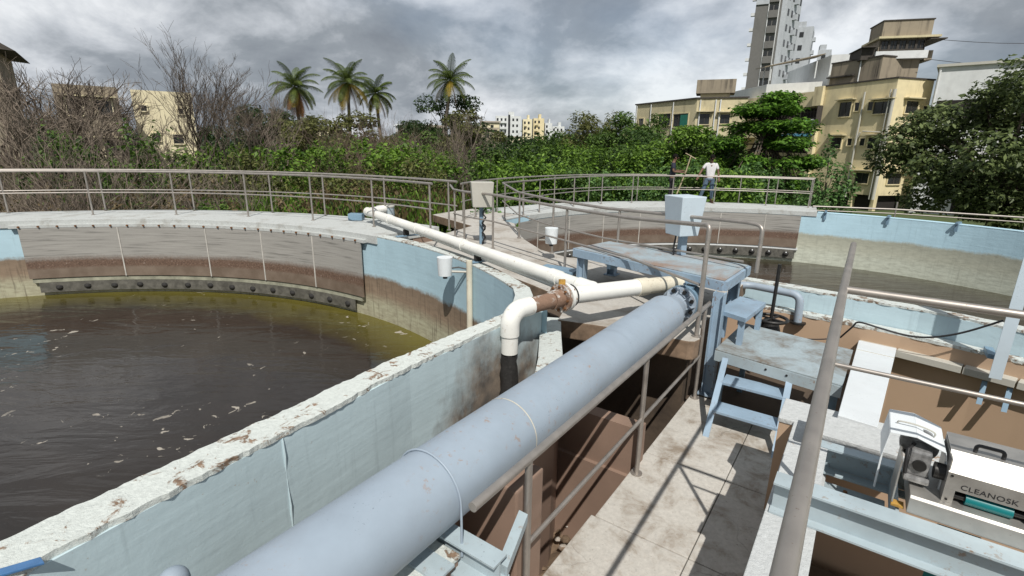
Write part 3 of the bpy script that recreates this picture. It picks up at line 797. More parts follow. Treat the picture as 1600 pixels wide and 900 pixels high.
for k in range(8):
    a = 2 * PI * k / 8; s_ = Vector((d1.y, -d1.x, 0)); o_ = s_ * (0.128 * math.cos(a)) + DZ * (0.128 * math.sin(a))
    b = MB(); b.tube([f0 - d1 * 0.02 + o_, f0 + d1 * 0.13 + o_], 0.014, 6); b.build('flange_bolt', m_rust, t)
b = MB(); b.tube([f0 + d1 * 0.10, f0 + d1 * 0.17], 0.12, 24); b.build('collar', m_pvc, t)
b = MB(); b.tube([W(5.02, -2.60, -1.525), W(4.99, -2.44, -1.55)], [0.10, 0.11], 20); b.sphere(W(4.99, -2.42, -1.55), 0.112, 18, 12); b.build('junction', m_pvc, t)
b = MB(); b.tube([f0 + d1 * 0.155, f0 + d1 * 0.175], 0.127, 24, cap=False); b.build('clamp', m_black, t)
g0 = f0 + d1 * 0.17; g1 = W(5.62, -2.06, -1.58); g2 = W(6.25, -1.74, -1.60)
b = MB(); b.tube([g0, g1], 0.098, 24); b.build('pipe_barrel', m_pvc, t)
gd = (g1 - g0).normalized()
b = MB(); b.tube([g1 - gd * 0.10, g1 + gd * 0.06], 0.106, 24); b.build('coupling', m_pvcold, t)
b = MB(); b.tube([g1 + gd * 0.05, g2], 0.094, 24); b.build('rear_length', m_pvcold, t)
b = MB(); b.box(f0 + DZ * 0.175 + d1 * 0.03, 0.07, 0.04, 0.05); b.build('valve_stub', m_yellowrust, t)
# black slime below the spout
b = MB()
rd = random.Random(8); c0 = W(3.83, -2.71, -1.99)
vs = []; ns = 14; nl = 9
for j in range(nl):
    for k in range(ns):
        a = 2 * PI * k / ns; r_ = 0.078 * (1 + 0.45 * j / nl) * rd.uniform(0.82, 1.12)
        vs.append(c0 + DU * (r_ * math.cos(a)) + DN * (r_ * math.sin(a)) - DZ * (0.075 * j))
b.add(vs, [(j * ns + k, j * ns + (k + 1) % ns, (j + 1) * ns + (k + 1) % ns, (j + 1) * ns + k) for j in range(nl - 1) for k in range(ns)], 0, True)
tag(b.build('outflow_slime', m_notch), 'black slimy water streaming from the white elbow spout', 'outflow')
# stand pipe against the tank wall
b = MB(); q = Vector((-0.632, 7.235, 0)); b.tube([(q.x, q.y, -3.05), (q.x, q.y, -1.62)], 0.045, 16)
t_ = b.build('stand_pipe', m_pvcold); tag(t_, 'upright white pipe against the blue wall beside the level sensor', 'pipe')

# level sensors
def sensor(loc, wall, label):
    t = thing('level_sensor', label, 'sensor', loc)
    b = MB(); b.tube([loc + DZ * 0.0, loc + DZ * 0.28], [0.104, 0.12], 24); b.build('housing', m_white, t)
    b = MB(); b.tube([loc - DZ * 0.05, loc - DZ * 0.001], 0.035, 12); b.build('nozzle', m_black, t)
    b = MB(); b.tube([loc + DZ * 0.06, wall], 0.018, 8); b.build('arm', m_greybox, t)
    b = MB(); m_ = (loc + wall) / 2; b.tube([loc + DZ * 0.10, m_ + DZ * 0.10 , wall + DZ * 0.03], 0.012, 6); b.build('cable', m_black, t)
sensor(Vector((-1.02, 7.45, -1.90)), Vector((-0.60, 7.42, -1.84)), 'white drum shaped level sensor hung over the near tank')
sensor(W(7.75, -4.60, -1.67), W(8.15, -5.1, -1.72), 'white drum shaped level sensor hung over the far tank')

# ------------------------------------------------------------------ handrails
def fil(pts, r, n=6):
    pts = [Vector(p) for p in pts]; out = [pts[0]]
    for i in range(1, len(pts) - 1):
        a, c = (pts[i - 1] - pts[i]), (pts[i + 1] - pts[i]); rr = min(r, a.length * 0.45, c.length * 0.45)
        p0, p1 = pts[i] + a.normalized() * rr, pts[i] + c.normalized() * rr
        for k in range(n + 1):
            f = k / n; out.append(p0 * (1 - f) ** 2 + pts[i] * 2 * f * (1 - f) + p1 * f * f)
    return out + [pts[-1]]
def handrail(name, label, cat, top, mids, posts, r=0.0225, group=None, steel=None):
    steel = steel or m_steel
    t = thing(name, label, cat, posts[0][1], group)
    b = MB(); b.tube(top, r, 14); b.build('top_rail', steel, t)
    for m_ in mids:
        b = MB(); b.tube(m_, r * 0.62, 10); b.build('mid_rail', steel, t)
    for p, q in posts:
        b = MB(); b.tube([p, q], r * 0.86, 12, cap=False); b.tube([q, q + DZ * 0.012], r * 2.0, 12); b.build('post', steel, t)
    return t
def pol(C, r, a, z): return Vector((C[0] + r * math.cos(R(a)), C[1] + r * math.sin(R(a)), z))
def ringrail(label, C, rf, a0, a1, zb, angs, h=1.0, mid=0.52, ends=()):
    n = max(8, int(abs(a1 - a0) / 2.5))
    A = [a0 + (a1 - a0) * i / n for i in range(n + 1)]
    top = [pol(C, rf(a), a, zb + h) for a in A]; midp = [pol(C, rf(a), a, zb + mid) for a in A]
    posts = [(pol(C, rf(a), a, zb + h), pol(C, rf(a), a, zb)) for a in angs]
    return handrail('handrail', label, 'handrail', top, [midp], posts)
ringrail('stainless railing on the inner side of the near tank walkway', C1, lambda a: 9.05, 46.5, 215, T1, [47, 58.0, 69.3, 80.5, 91.8, 103.3, 114.8, 126, 138, 150])
ringrail('stainless railing on the outer side of the near tank walkway', C1, lambda a: 9.80, 47.5, 215, T1, [49, 60.4, 71.0, 79.8, 91.8, 103.8, 115, 127, 139, 151])
def r_out2(a): return 9.85 if a < 105 else 9.85 - (a - 105) / 49 * 1.25
ringrail('stainless railing on the outer side of the far tank walkway', C2, r_out2, 62, 157, T2, [62.2, 69, 76.5, 84.5, 99.5, 112, 122, 132, 141.2, 150, 156])
# inner railing of the far tank, ending at the crossing platform
def r_in2(a): return 9.02 if a < 108 else (9.02 - (a - 108) / 30 * 1.22 if a < 138 else 7.80)
A = [62.5 + 2.5 * i for i in range(37)]
topz = T2 + 1.0
pl = [pol(C2, r_in2(a), a, topz) for a in A if a < 152]
tail = [W(10.2, -7.25, topz), W(9.3, -6.4, topz), W(8.35, -5.0, topz + 0.01), W(7.6, -3.5, topz + 0.03), W(6.75, -1.20, -0.86)]
endp = [W(6.72, -1.13, -0.87)]
top = fil(pl + tail + [W(6.66, -1.02, -0.875), W(6.66, -1.02, -1.45)], 0.09)
mid = [p - DZ * 0.49 for p in pl + tail]
posts = [(pol(C2, r_in2(a), a, topz), pol(C2, r_in2(a), a, T2)) for a in (62.7, 71.5, 83, 93, 103, 111.5, 121, 135.5, 142, 149)] + \
    [(W(9.25, -6.33, topz), W(9.25, -6.33, T2)), (W(8.3, -4.9, topz), W(8.3, -4.9, SL)), (W(7.5, -3.22, topz + 0.02), W(7.5, -3.22, -1.95))]
handrail('handrail', 'stainless railing along the inner rim of the far tank with bent end', 'handrail', top, [mid], posts, 0.024)
# curved railing on the near side of the crossing
zt = -0.93
pl = [W(9.35, -8.45, zt), W(9.0, -8.1, zt), W(8.45, -7.55, zt), W(8.22, -7.05, zt), W(7.92, -6.05, zt + 0.02), W(7.08, -3.93, zt), W(6.3, -2.55, zt + 0.05), W(5.52, -1.42, -0.77)]
top = fil(pl + [W(5.42, -1.33, -0.75), W(5.42, -1.33, -1.96)], 0.10)
mid = [p - DZ * 0.52 for p in pl[2:-1]] + [W(5.44, -1.36, -1.40)]
posts = [(W(8.22, -7.05, zt), W(8.22, -7.05, SL)), (W(8.45, -7.52, zt), W(8.45, -7.52, SL)), (W(7.92, -6.05, zt), W(7.92, -6.05, SL)), (W(7.08, -3.93, zt), W(7.08, -3.93, SL)), (W(5.42, -1.33, -1.2), W(5.42, -1.33, SL))]
handrail('handrail', 'curved stainless railing bending past the grey box to the crossing platform', 'handrail', top, [mid], posts, 0.025)
# railing on the left of the walkway
zt = -1.695
top = [W(1.60, -1.34, zt), W(5.93, -1.34, zt - 0.02)]
posts = [(W(u_, -1.34, zt), W(u_, -1.34, FL)) for u_ in (2.10, 3.92, 5.72)]
handrail('handrail', 'scratched stainless railing between the walkway and the big pipe', 'handrail', top, [[W(2.10, -1.34, -2.28), W(5.72, -1.34, -2.31)]], posts, 0.026)
# railing below the camera, on the right of the walkway
zt = -0.66
top = [W(-1.5, 0.015, zt), W(2.9, -0.045, zt), W(4.47, -0.062, zt)]
side = [W(2.93, -0.045, zt), W(2.95, 3.6, zt)]
t = handrail('handrail', 'thick stainless railing rising from the foreground with a side arm to the right', 'handrail', top, [], [(W(2.93, -0.045, zt), W(2.93, -0.045, -1.79)), (W(2.94, 2.6, zt), W(2.94, 2.6, -1.79))], 0.0195)
b = MB(); b.tube(side, 0.019, 14); b.build('side_rail', m_steel, t)
b = MB(); b.tube([W(2.94, -0.045, -1.06), W(2.96, 3.6, -1.06)], 0.0115, 12); b.build('mid_rail', m_steel, t)
# low outer rail at the far right
pp = [Vector(p) for p in ((10.75, 18.28, T2 + 0.06), (13.0, 17.3, T2 + 0.10), (15.7, 15.5, T2 + 0.10), (18, 13.6, T2 + 0.1))]
handrail('low_rail', 'low stainless rail outside the bright blue wall of the far tank', 'handrail', pp, [[p - DZ * 0.14 for p in pp]], [(p + DZ * 0.25 if i in (1, 2) else p, p - DZ * 0.9) for i, p in enumerate(pp)], 0.03)

# ------------------------------------------------------------------ control boxes
def pyr(b, c, X, Y, w0, d0, w1, d1_, h):
    "box whose bottom is smaller than its top"
    vs = []
    for w_, d_, z_ in ((w0, d0, 0), (w1, d1_, h)):
        for i, j in ((-1, -1), (1, -1), (1, 1), (-1, 1)): vs.append(c + X * (w_ / 2 * i) + Y * (d_ / 2 * j) + DZ * z_)
    b.add(vs, [(3, 2, 1, 0), (4, 5, 6, 7), (0, 1, 5, 4), (1, 2, 6, 5), (2, 3, 7, 6), (3, 0, 4, 7)])
q = W(8.15, -6.52, SL)
t = thing('control_box', 'grey control box on a post beside the curved railing', 'control box', q)
X, Y = Vector((math.cos(R(10)), math.sin(R(10)), 0)), Vector((-math.sin(R(10)), math.cos(R(10)), 0))
b = MB(); pyr(b, q + DZ * 0.78 - Y * 0.05, X, Y, 0.38, 0.22, 0.46, 0.30, 0.50); b.build('cabinet', m_greybox, t, bevel=0.012)
b = MB(); b.box(q + DZ * 0.39 + Y * 0.05, 0.08, 0.08, 0.78, (X, Y, DZ)); b.build('post', m_bluedark, t)
b = MB(); b.tube([q + DZ * (0.80 - 0.06 * k) + X * (0.05 + 0.035 * math.sin(k * 1.9)) - Y * 0.03 for k in range(14)], 0.016, 8); b.build('cable', m_black, t)
b = MB(); b.tube([q + DZ * (0.55 - 0.05 * k) + X * (0.03 + 0.03 * math.cos(k * 1.5)) - Y * 0.05 for k in range(12)], 0.012, 8); b.build('cable', m_black, t)
q = W(7.15, -2.12, -1.45)
t = thing('control_box', 'pale blue control box standing on the crossing platform', 'control box', q)
X, Y = (DN * 0.94 - DU * 0.34).normalized(), (DU * 0.94 + DN * 0.34).normalized()
X = Vector((math.cos(R(-8)), math.sin(R(-8)), 0)); X = Vector((0.80, 0.60, 0)); Y = Vector((-0.60, 0.80, 0))
X = Vector((0.94, 0.34, 0)); Y = Vector((-0.34, 0.94, 0))
b = MB(); pyr(b, q + DZ * 0.29, X, Y, 0.31, 0.32, 0.40, 0.40, 0.54); b.build('cabinet', m_boxblue, t, bevel=0.01)
b = MB(); b.box(q + DZ * 0.145 + X * 0.03, 0.09, 0.09, 0.288, (X, Y, DZ)); b.build('post', m_blue, t)
b = MB(); b.tube([q + DZ * 0.29 - X * 0.09, q + DZ * 0.14 - X * 0.11, q - X * 0.10 + DZ * 0.003], 0.012, 8); b.build('cable', m_black, t)

# ------------------------------------------------------------------ crossing platform, steps, landing
P0, P1, P2, P3 = W(6.02, -1.24, 0), W(7.07, -1.19, 0), W(7.50, -3.36, 0), W(6.65, -3.53, 0)
t = thing('crossing_platform', 'blue steel platform bridging the pipes with a rust stained top', 'platform', W(6.6, -2.3, SL))
zp = -1.45
b = MB(); b.prism([(p.x, p.y) for p in (P0, P1, P2, P3)], zp - 0.012, zp); b.build('deck_plate', m_deck, t)
def beam(b, a, c, z0, z1, w=0.05, ins=0.0):
    a = Vector(a); c = Vector(c); d = (c - a).normalized(); s_ = Vector((d.y, -d.x, 0)); m_ = (a + c) / 2; m_.z = (z0 + z1) / 2
    b.box(m_ + s_ * ins, (c - a).length, w, z1 - z0, (d, s_, DZ))
for a, c in ((P0, P1), (P1, P2), (P2, P3), (P3, P0)):
    b = MB(); beam(b, a, c, zp - 0.125, zp - 0.0125, 0.04, -0.02 if 0 else 0.018); b.build('edge_beam', m_blue, t)
for p, nm in ((P0, 0), (P1, 1), (P2, 2), (P3, 3)):
    cdir = ((P0 + P1 + P2 + P3) / 4 - p).normalized(); q = p + cdir * 0.13
    zb = FL if nm == 0 else SL
    if nm == 0: q = W(5.93, -1.25, 0)
    b = MB()
    b.box(Vector((q.x, q.y, (zp - 0.126 + zb) / 2)), 0.012, 0.10, zp - 0.126 - zb, (DU, DN, DZ))
    for s_ in (-1, 1): b.box(Vector((q.x, q.y, (zp - 0.126 + zb) / 2)) + DN * (s_ * 0.056), 0.12, 0.012, zp - 0.126 - zb, (DU, DN, DZ))
    b.box(Vector((q.x, q.y, zb + 0.008)), 0.2, 0.2, 0.014, (DU, DN, DZ))
    b.build('leg', m_blue, t)
b = MB(); beam(b, P3 + Vector((0, 0, 0)) + (P0 - P3) * 0.28, P2 + (P1 - P2) * 0.28, zp - 0.20, zp - 0.127, 0.06); b.build('cross_beam', m_bluedark, t)
# blue valve body and bits of pipe under the deck
t = thing('gate_valve', 'blue gate valve with a small lever at the end of the big pipe', 'valve', W(5.8, -1.66, -1.97))
b = MB(); b.tube([pc(5.92), pc(6.3)], 0.12, 20); b.box(pc(6.08) + DZ * 0.08, 0.16, 0.12, 0.12, (DU, DN, DZ)); b.build('valve_body', m_bluedark, t)
b = MB(); b.tube([pc(6.0) + DZ * 0.20, pc(5.80) + DZ * 0.235 + DN * 0.03], 0.016, 8); b.build('lever', m_bluedark, t)
q = W(6.95, -4.1, SL)
t = thing('pipe_rest', 'low blue steel pipe rest on the slab at the left end of the platform', 'pipe rest', q)
b = MB(); b.ubox(6.75, 7.05, -4.25, -3.62, SL + 0.06, SL + 0.10); b.build('frame_top', m_bluedark, t)
for du in (0, 0.26):
    b = MB(); b.ubox(6.76 + du, 6.80 + du, -4.24, -4.20, SL, SL + 0.059); b.build('foot', m_bluedark, t)
    b = MB(); b.ubox(6.76 + du, 6.80 + du, -3.68, -3.64, SL, SL + 0.059); b.build('foot', m_bluedark, t)
# step stool
t = thing('step_stool', 'small blue steel step between the landing and the platform', 'step', W(6.3, -1.0, -2.15))
b = MB(); b.prism([(p.x, p.y) for p in (W(6.0, -1.27, 0), W(5.85, -0.93, 0), W(6.66, -0.86, 0), W(6.75, -1.18, 0))], -1.855, -1.80); b.build('tread', m_blue, t, bevel=0.004)
for u_, n_ in ((5.94, -0.98), (6.08, -1.20), (6.62, -0.91), (6.68, -1.12)):
    b = MB(); b.ubox(u_ - 0.035, u_ + 0.035, n_ - 0.03, n_ + 0.03, -2.149, -1.856); b.build('leg', m_blue, t)
# landing
t = thing('steel_landing', 'pale blue steel landing with a muddy top above the short stair', 'landing', W(6.0, -0.55, -3.0))
b = MB(); b.prism([(p.x, p.y) for p in (W(5.63, -1.16, 0), W(5.42, 0.06, 0), W(6.55, 0.10, 0), W(6.78, -1.1, 0))], -2.165, -2.15); b.build('deck_plate', m_landing, t)
b = MB(); b.extrude([(0, 0), (0.02, 0), (0.02, 0.115), (0, 0.115)], W(5.62, -1.16, -2.281), W(5.41, 0.06, -2.281), DU, DZ); b.build('front_beam', m_paleblue, t)
for n_ in (-0.62, -0.42):
    b = MB(); f = (n_ + 1.16) / 1.22; q = W(5.62 - 0.21 * f - 0.006, n_, -2.21); b.tube([q, q + DU * 0.02], 0.012, 8); b.build('bolt_hole', m_black, t)
for u_, n_ in ((5.72, -1.08), (5.55, -0.02), (6.6, -1.0), (6.45, 0.02)):
    b = MB(); b.ubox(u_ - 0.03, u_ + 0.03, n_ - 0.03, n_ + 0.03, -3.02, -2.1655); b.build('leg', m_bluedark, t)
# stair
t = thing('steel_stair', 'short blue steel stair rising from the walkway to the landing', 'stair', W(5.2, -0.65, FL))
for n_ in (-1.0, -0.36):
    b = MB(); b.extrude([(0, 0), (0.10, 0), (0.10, 0.012), (0.012, 0.012), (0.012, 0.06), (0, 0.06)], W(4.93, n_ - 0.03, FL), W(5.56, n_ - 0.06, -2.20), (DU * 0.62 - DZ * 0.55).normalized(), DN); b.build('stringer', m_blue, t)
for z_, u_ in ((-2.63, 5.12), (-2.40, 5.36)):
    b = MB(); b.ubox(u_, u_ + 0.24, -0.985 - 0.02, -0.375, z_ - 0.03, z_); b.build('tread', m_blue, t, bevel=0.004)
    b = MB(); b.ubox(u_ + 0.235, u_ + 0.245, -0.985, -0.375, z_ - 0.05, z_ - 0.031); b.build('lip', m_yellowrust, t)
# handwheel valve
q = W(7.02, -0.82, -2.6)
t = thing('handwheel_valve', 'black handwheel valve with tall stem behind the stool', 'valve', q)
b = MB(); b.tube([q + DZ * 0.0, q + DZ * 1.22], 0.022, 10); b.build('stem', m_iron, t)
wc = q + DZ * 0.50
b = MB(); b.tube([wc + DU * (0.19 * math.cos(2 * PI * k / 28)) + DN * (0.19 * math.sin(2 * PI * k / 28)) for k in range(29)], 0.022, 8, cap=False); b.build('handwheel', m_iron, t)
for k in range(4):
    a = PI / 2 * k + 0.4; b = MB(); b.tube([wc, wc + DU * (0.185 * math.cos(a)) + DN * (0.185 * math.sin(a))], 0.014, 6); b.build('spoke', m_iron, t)
b = MB(); b.tube([wc - DZ * 0.16, wc - DZ * 0.02], [0.13, 0.09], 16); b.build('yoke', m_iron, t)
# small blue elbow pipe in front of the far tank
pp = fil([W(7.4, -2.2, -2.0), W(8.25, -1.35, -2.0), W(8.1, -0.62, -2.0), W(8.1, -0.60, -2.42)], 0.13, 8)
t = thing('elbow_pipe', 'pale blue pipe elbow dropping in front of the far tank wall', 'pipe', W(8.1, -0.6, -2.42))
b = MB(); b.tube(pp, 0.055, 16); b.build('pipe_barrel', m_pipe, t)
b = MB(); b.tube([pp[-1], pp[-1] + DZ * 0.025], 0.11, 14); b.build('base_flange', m_iron, t)

# ------------------------------------------------------------------ right hand side: walls, chute, frame, machine
t = thing('low_wall', 'low wall with dusty white top under the thick foreground railing', 'wall', W(1.5, -0.08, FL))
b = MB(); b.ubox(-4, 4.09, -0.20, 0.04, -3.3, -2.03); b.build('wall_body', m_tan, t)
b = MB(); b.ubox(-4, 4.09, -0.21, 0.05, -2.0295, -2.0); b.build('wall_top', m_white_slab, t, bevel=0.006)
t = thing('cross_wall', 'brown cross wall with a broad white top behind the steel frame', 'wall', W(4.25, 1.5, -4))
b = MB(); b.ubox(4.10, 4.46, -0.31, 5, -5, -2.04); b.build('wall_body', m_tan, t)
b = MB(); b.ubox(4.091, 4.48, -0.32, 5, -2.0395, -2.0); b.build('wall_top', m_white_slab, t, bevel=0.008)
fw = [xy(8.2, -2.4), xy(8.16, -1.0), xy(8.12, -0.12), xy(8.03, 0.6), xy(7.85, 1.38), xy(7.73, 1.78), xy(7.46, 2.6), xy(7.17, 3.5), xy(6.78, 4.7)]
fb = [xy(8.36, -2.4), xy(8.38, -1.2), xy(8.32, -0.3), xy(8.2, 0.78), xy(7.97, 1.52), xy(7.83, 1.95), xy(7.6, 2.65), xy(7.27, 3.6), xy(6.84, 4.85)]
t = thing('brown_wall', 'tall tan painted pit wall below the sky blue tank front', 'wall', W(8, 0.5, -5))
b = MB(); b.strip(fw, fb, -5.1, -2.32); b.build('wall_body', m_tan, t)
wavy_top(fw, fb, -2.3195, -2.28, 140).build('wall_top', m_peel2, t)
# grey ledge along that wall
t = thing('cable_ledge', 'grey steel ledge in three lengths fixed along the tan wall', 'ledge', W(7.9, 0.8, -2.6))
lf = [(8.035, 0.16), (7.975, 0.58), (7.82, 1.24), (7.68, 1.70), (7.41, 2.55), (7.11, 3.5)]
for i in range(len(lf) - 1):
    a, c = W(*lf[i], -2.53), W(*lf[i + 1], -2.53); d = (c - a).normalized(); s_ = Vector((-d.y, d.x, 0))
    if s_.dot(DU) > 0: s_ = -s_
    b = MB(); b.box((a + c) / 2 + s_ * 0.0, (c - a).length - 0.02, 0.15, 0.085, (d, s_, DZ)); b.build('ledge_length', m_greybox, t, bevel=0.004)
for u_, n_ in ((7.74, 1.42), (7.67, 1.63)):
    b = MB(); b.extrude([(0, 0), (0.05, 0), (0.05, 0.01), (0, 0.01)], W(u_, n_, -2.6), W(u_ - 0.12, n_ - 0.02, -2.86), DN, DU); b.build('ledge_strut', m_bluedark, t)
# blue angle post at the right edge
t = thing('angle_post', 'pale blue steel angle post standing against the tan wall at right', 'post', W(7.55, 1.46, -2.48))
b = MB(); b.ubox(7.50, 7.512, 1.42, 1.53, -2.47, -0.4); b.ubox(7.513, 7.60, 1.518, 1.53, -2.47, -0.4); b.build('angle_bar', m_boxblue, t)
b = MB(); b.ubox(7.60, 7.9, 1.38, 1.46, -2.275, -2.22); b.build('bracket', m_bluedark, t)
# cable
cp = [W(7.9, -0.05, -2.45), W(7.82, 0.06, -2.25), W(7.8, 0.12, -2.165), W(7.78, 0.35, -2.19), W(7.75, 0.62, -2.215), W(7.72, 0.85, -2.18), W(7.66, 1.12, -2.04), W(7.58, 1.42, -1.80)]
def smooth(pts, n=6):
    out = []
    P = [pts[0]] + list(pts) + [pts[-1]]
    for i in range(1, len(P) - 2):
        for k in range(n):
            s_ = k / n
            out.append(0.5 * ((2 * P[i]) + (-P[i - 1] + P[i + 1]) * s_ + (2 * P[i - 1] - 5 * P[i] + 4 * P[i + 1] - P[i + 2]) * s_ ** 2 + (-P[i - 1] + 3 * P[i] - 3 * P[i + 1] + P[i + 2]) * s_ ** 3))
    return out + [pts[-1]]
b = MB(); b.tube(smooth(cp), 0.012, 8)
tag(b.build('hanging_cable', m_black), 'dark cable sagging along the sky blue tank front', 'cable')
cp = [W(7.9, -0.10, -2.46), W(7.5, -0.25, -2.40), W(7.2, -0.55, -2.36), W(7.1, -0.75, -2.30)]
b = MB(); b.tube(smooth(cp), 0.008, 6)
tag(b.build('thin_wire', m_black), 'thin dark wire running from the ledge to the handwheel', 'cable')
# chute
a0, a1 = W(7.9, 0.16, -2.44), W(7.85, 0.57, -2.44); c0, c1 = W(4.20, 0.055, -1.905), W(4.17, 0.30, -1.905)
t = thing('chute', 'long white sheet metal chute sloping from the ledge to the white wall top', 'chute', W(6, 0.3, -2.5))
b = MB(); dn = -DZ * 0.10
b.add([a0, a1, c1, c0, a0 + dn, a1 + dn, c1 - DZ * 0.094, c0 - DZ * 0.094], [(0, 1, 2, 3), (4, 7, 6, 5), (0, 4, 5, 1), (2, 6, 7, 3), (1, 5, 6, 2), (0, 3, 7, 4)])
b.build('chute_cover', m_white, t, bevel=0.004)
k0, k1 = c0 + (a0 - c0) * 0.80, c1 + (a1 - c1) * 0.80
b = MB(); b.tube([k0 + DZ * 0.002, k1 + DZ * 0.002], 0.006, 6); b.build('cover_joint', m_greybox, t)
# steel frame
t = thing('machine_bench', 'pale blue and white steel frame spanning the pit under the machine', 'frame', W(3.3, 1.2, -2.0))
b = MB()
b.ubox(2.86, 2.99, -0.19, 4, -1.812, -1.80); b.ubox(2.918, 2.93, -0.185, 4, -1.9865, -1.8125); b.ubox(2.86, 2.99, -0.19, 4, -1.9985, -1.987)
b.build('front_beam', m_paleblue, t)
b = MB(); b.ubox(3.52, 3.53, -0.10, 4, -1.97, -1.8125); b.ubox(3.44, 3.53, -0.10, 4, -1.812, -1.80); b.ubox(3.44, 3.519, -0.10, 4, -1.982, -1.9705); b.build('rear_beam', m_paleblue, t)
b = MB(); b.ubox(3.72, 4.05, -0.12, 0.62, -1.90, -1.86); b.ubox(3.72, 3.735, -0.12, 0.62, -1.985, -1.9005); b.build('white_plate', m_white_slab, t)
for n0, n1, mm in ((-0.185, -0.075, m_white_slab), (0.37, 0.385, m_paleblue)):
    b = MB(); b.ubox(2.992, 3.438 if n0 < 0 else 3.51, n0, n1, -1.985, -1.815); b.build('cross_member', mm, t)
b = MB(); b.ubox(2.995, 3.435, -0.074, 0.03, -1.83, -1.803); b.build('cover_plate', m_white_slab, t)
b = MB(); b.ubox(3.1, 3.42, 0.05, 0.36, -2.06, -2.02); b.build('tray', m_landing, t)
# machine
t = thing('belt_machine', 'stainless belt machine with green roller and dark lettering on its front', 'machine', W(3.3, 1.2, -1.8))
b = MB(); b.extrude([(0, 0), (0.40, 0), (0.40, 0.10), (0.012, 0.10), (0, 0.088)], W(3.0, 0.41, -1.797), W(3.0, 2.2, -1.797), DU, DZ); b.build('drip_tray', m_bright, t, bevel=0.004)
b = MB()
# front panel round the slot, sloped shoulder, top, back, left end
b.ubox(3.05, 3.054, 0.535, 2.2, -1.622, -1.53); b.ubox(3.05, 3.054, 0.535, 0.578, -1.696, -1.6225); b.ubox(3.05, 3.054, 0.86, 2.2, -1.696, -1.6225)
b.build('front_panel', m_bright, t)
b = MB(); b.extrude([(0, 0), (0.085, 0.085), (0.29, 0.085), (0.29, -0.17), (0.285, -0.17), (0.285, 0.08), (0.087, 0.08), (0.004, 0)], W(3.05, 0.535, -1.5295), W(3.05, 2.2, -1.5295), DU, DZ); b.build('hood_sheet', m_bright, t)
b = MB(); b.ubox(3.055, 3.33, 0.535, 0.54, -1.696, -1.46); b.build('end_plate', m_bright, t)
b = MB(); b.ubox(3.10, 3.32, 0.545, 2.19, -1.696, -1.62); b.build('dark_inside', m_void, t)
b = MB(); b.tube([W(3.085, 0.625, -1.665), W(3.085, 0.80, -1.665)], 0.031, 20); b.build('belt_roller', m_teal, t)
b = MB(); b.tube([W(3.085, 0.58, -1.665), W(3.085, 0.86, -1.665)], 0.016, 12); b.build('roller_shaft', m_iron, t)
hp = fil([W(3.17, 0.63, -1.4449), W(3.17, 0.63, -1.405), W(3.17, 0.735, -1.405), W(3.17, 0.735, -1.4449)], 0.02, 4)
b = MB(); b.tube(hp, 0.009, 8); b.build('handle', m_black, t)
for n_ in (0.552, 0.90):
    for z_ in (-1.545, -1.68):
        b = MB(); b.tube([W(3.049, n_, z_), W(3.045, n_, z_)], 0.006, 8); b.build('screw', m_iron, t)
fc = bpy.data.curves.new('lettering', 'FONT'); fc.body = 'CLEANOSK'; fc.size = 0.052; fc.extrude = 0.0007; fc.space_character = 1.06
fo_ = bpy.data.objects.new('tmp_text', fc); COL.objects.link(fo_)
bpy.context.view_layer.update()
tm = bpy.data.meshes.new_from_object(fo_.evaluated_get(bpy.context.evaluated_depsgraph_get()))
bpy.data.objects.remove(fo_)
w_ = max(v.co.x for v in tm.vertices); k_ = 0.212 / w_
org = W(3.0488, 0.592, -1.606)
for v in tm.vertices:
    v.co = org + DN * (v.co.x * k_) + DZ * (v.co.y * k_ * 0.95) - DU * v.co.z - OFF[t.name]
tm.name = 'lettering'; tm.materials.clear(); tm.materials.append(m_black)
o = bpy.data.objects.new('lettering', tm); COL.objects.link(o); o.parent = t; OFF[o.name] = OFF[t.name]
b = MB(); b.ubox(3.06, 3.066, 0.55, 0.72, -2.6, -1.84); b.build('hanging_belt', m_teal, t)
# motor under a white hood
t = thing('gear_motor', 'grey geared motor under a small white folded hood', 'motor', W(3.2, 0.42, -1.69))
b = MB(); b.tube([W(3.24, 0.425, -1.525), W(3.28, 0.425, -1.525)], 0.085, 24); b.build('motor_flange', m_gearbox, t)
for k in range(4):
    a = PI / 2 * k + PI / 4; b = MB(); q = W(3.236, 0.425 + 0.068 * math.cos(a), -1.525 + 0.068 * math.sin(a)); b.tube([q, q + DU * 0.01], 0.012, 8); b.build('flange_bolt', m_black, t)
b = MB(); b.tube([W(3.28, 0.425, -1.525), W(3.42, 0.425, -1.525)], 0.065, 20); b.build('motor_body', m_gearbox, t)
b = MB(); b.ubox(3.12, 3.235, 0.385, 0.475, -1.64, -1.50); b.ubox(3.10, 3.24, 0.375, 0.485, -1.675, -1.641); b.build('gearbox', m_gearbox, t, bevel=0.012)
b = MB(); b.tube([W(3.105, 0.43, -1.575), W(3.118, 0.43, -1.575)], 0.03, 16); b.build('shaft_cover', m_iron, t)
b = MB(); b.tube([W(3.13, 0.49, -1.58), W(3.13, 0.55, -1.58)], 0.042, 16); b.build('coupling', m_iron, t)
b = MB(); b.ubox(3.03, 3.22, 0.345, 0.352, -1.78, -1.53); b.build('side_plate', m_bright, t)
b = MB(); b.ubox(3.02, 3.07, 0.345, 0.40, -1.797, -1.785); b.build('foot', m_yellowrust, t)
b = MB(); b.tube([W(3.2, 0.40, -1.5), W(3.12, 0.37, -1.50), W(3.10, 0.372, -1.57), W(3.12, 0.38, -1.64)], 0.009, 8); b.build('motor_cable', m_black, t)
pr_ = [(0.270, -1.60), (0.285, -1.442), (0.395, -1.432), (0.520, -1.475), (0.535, -1.54)]
b = MB()
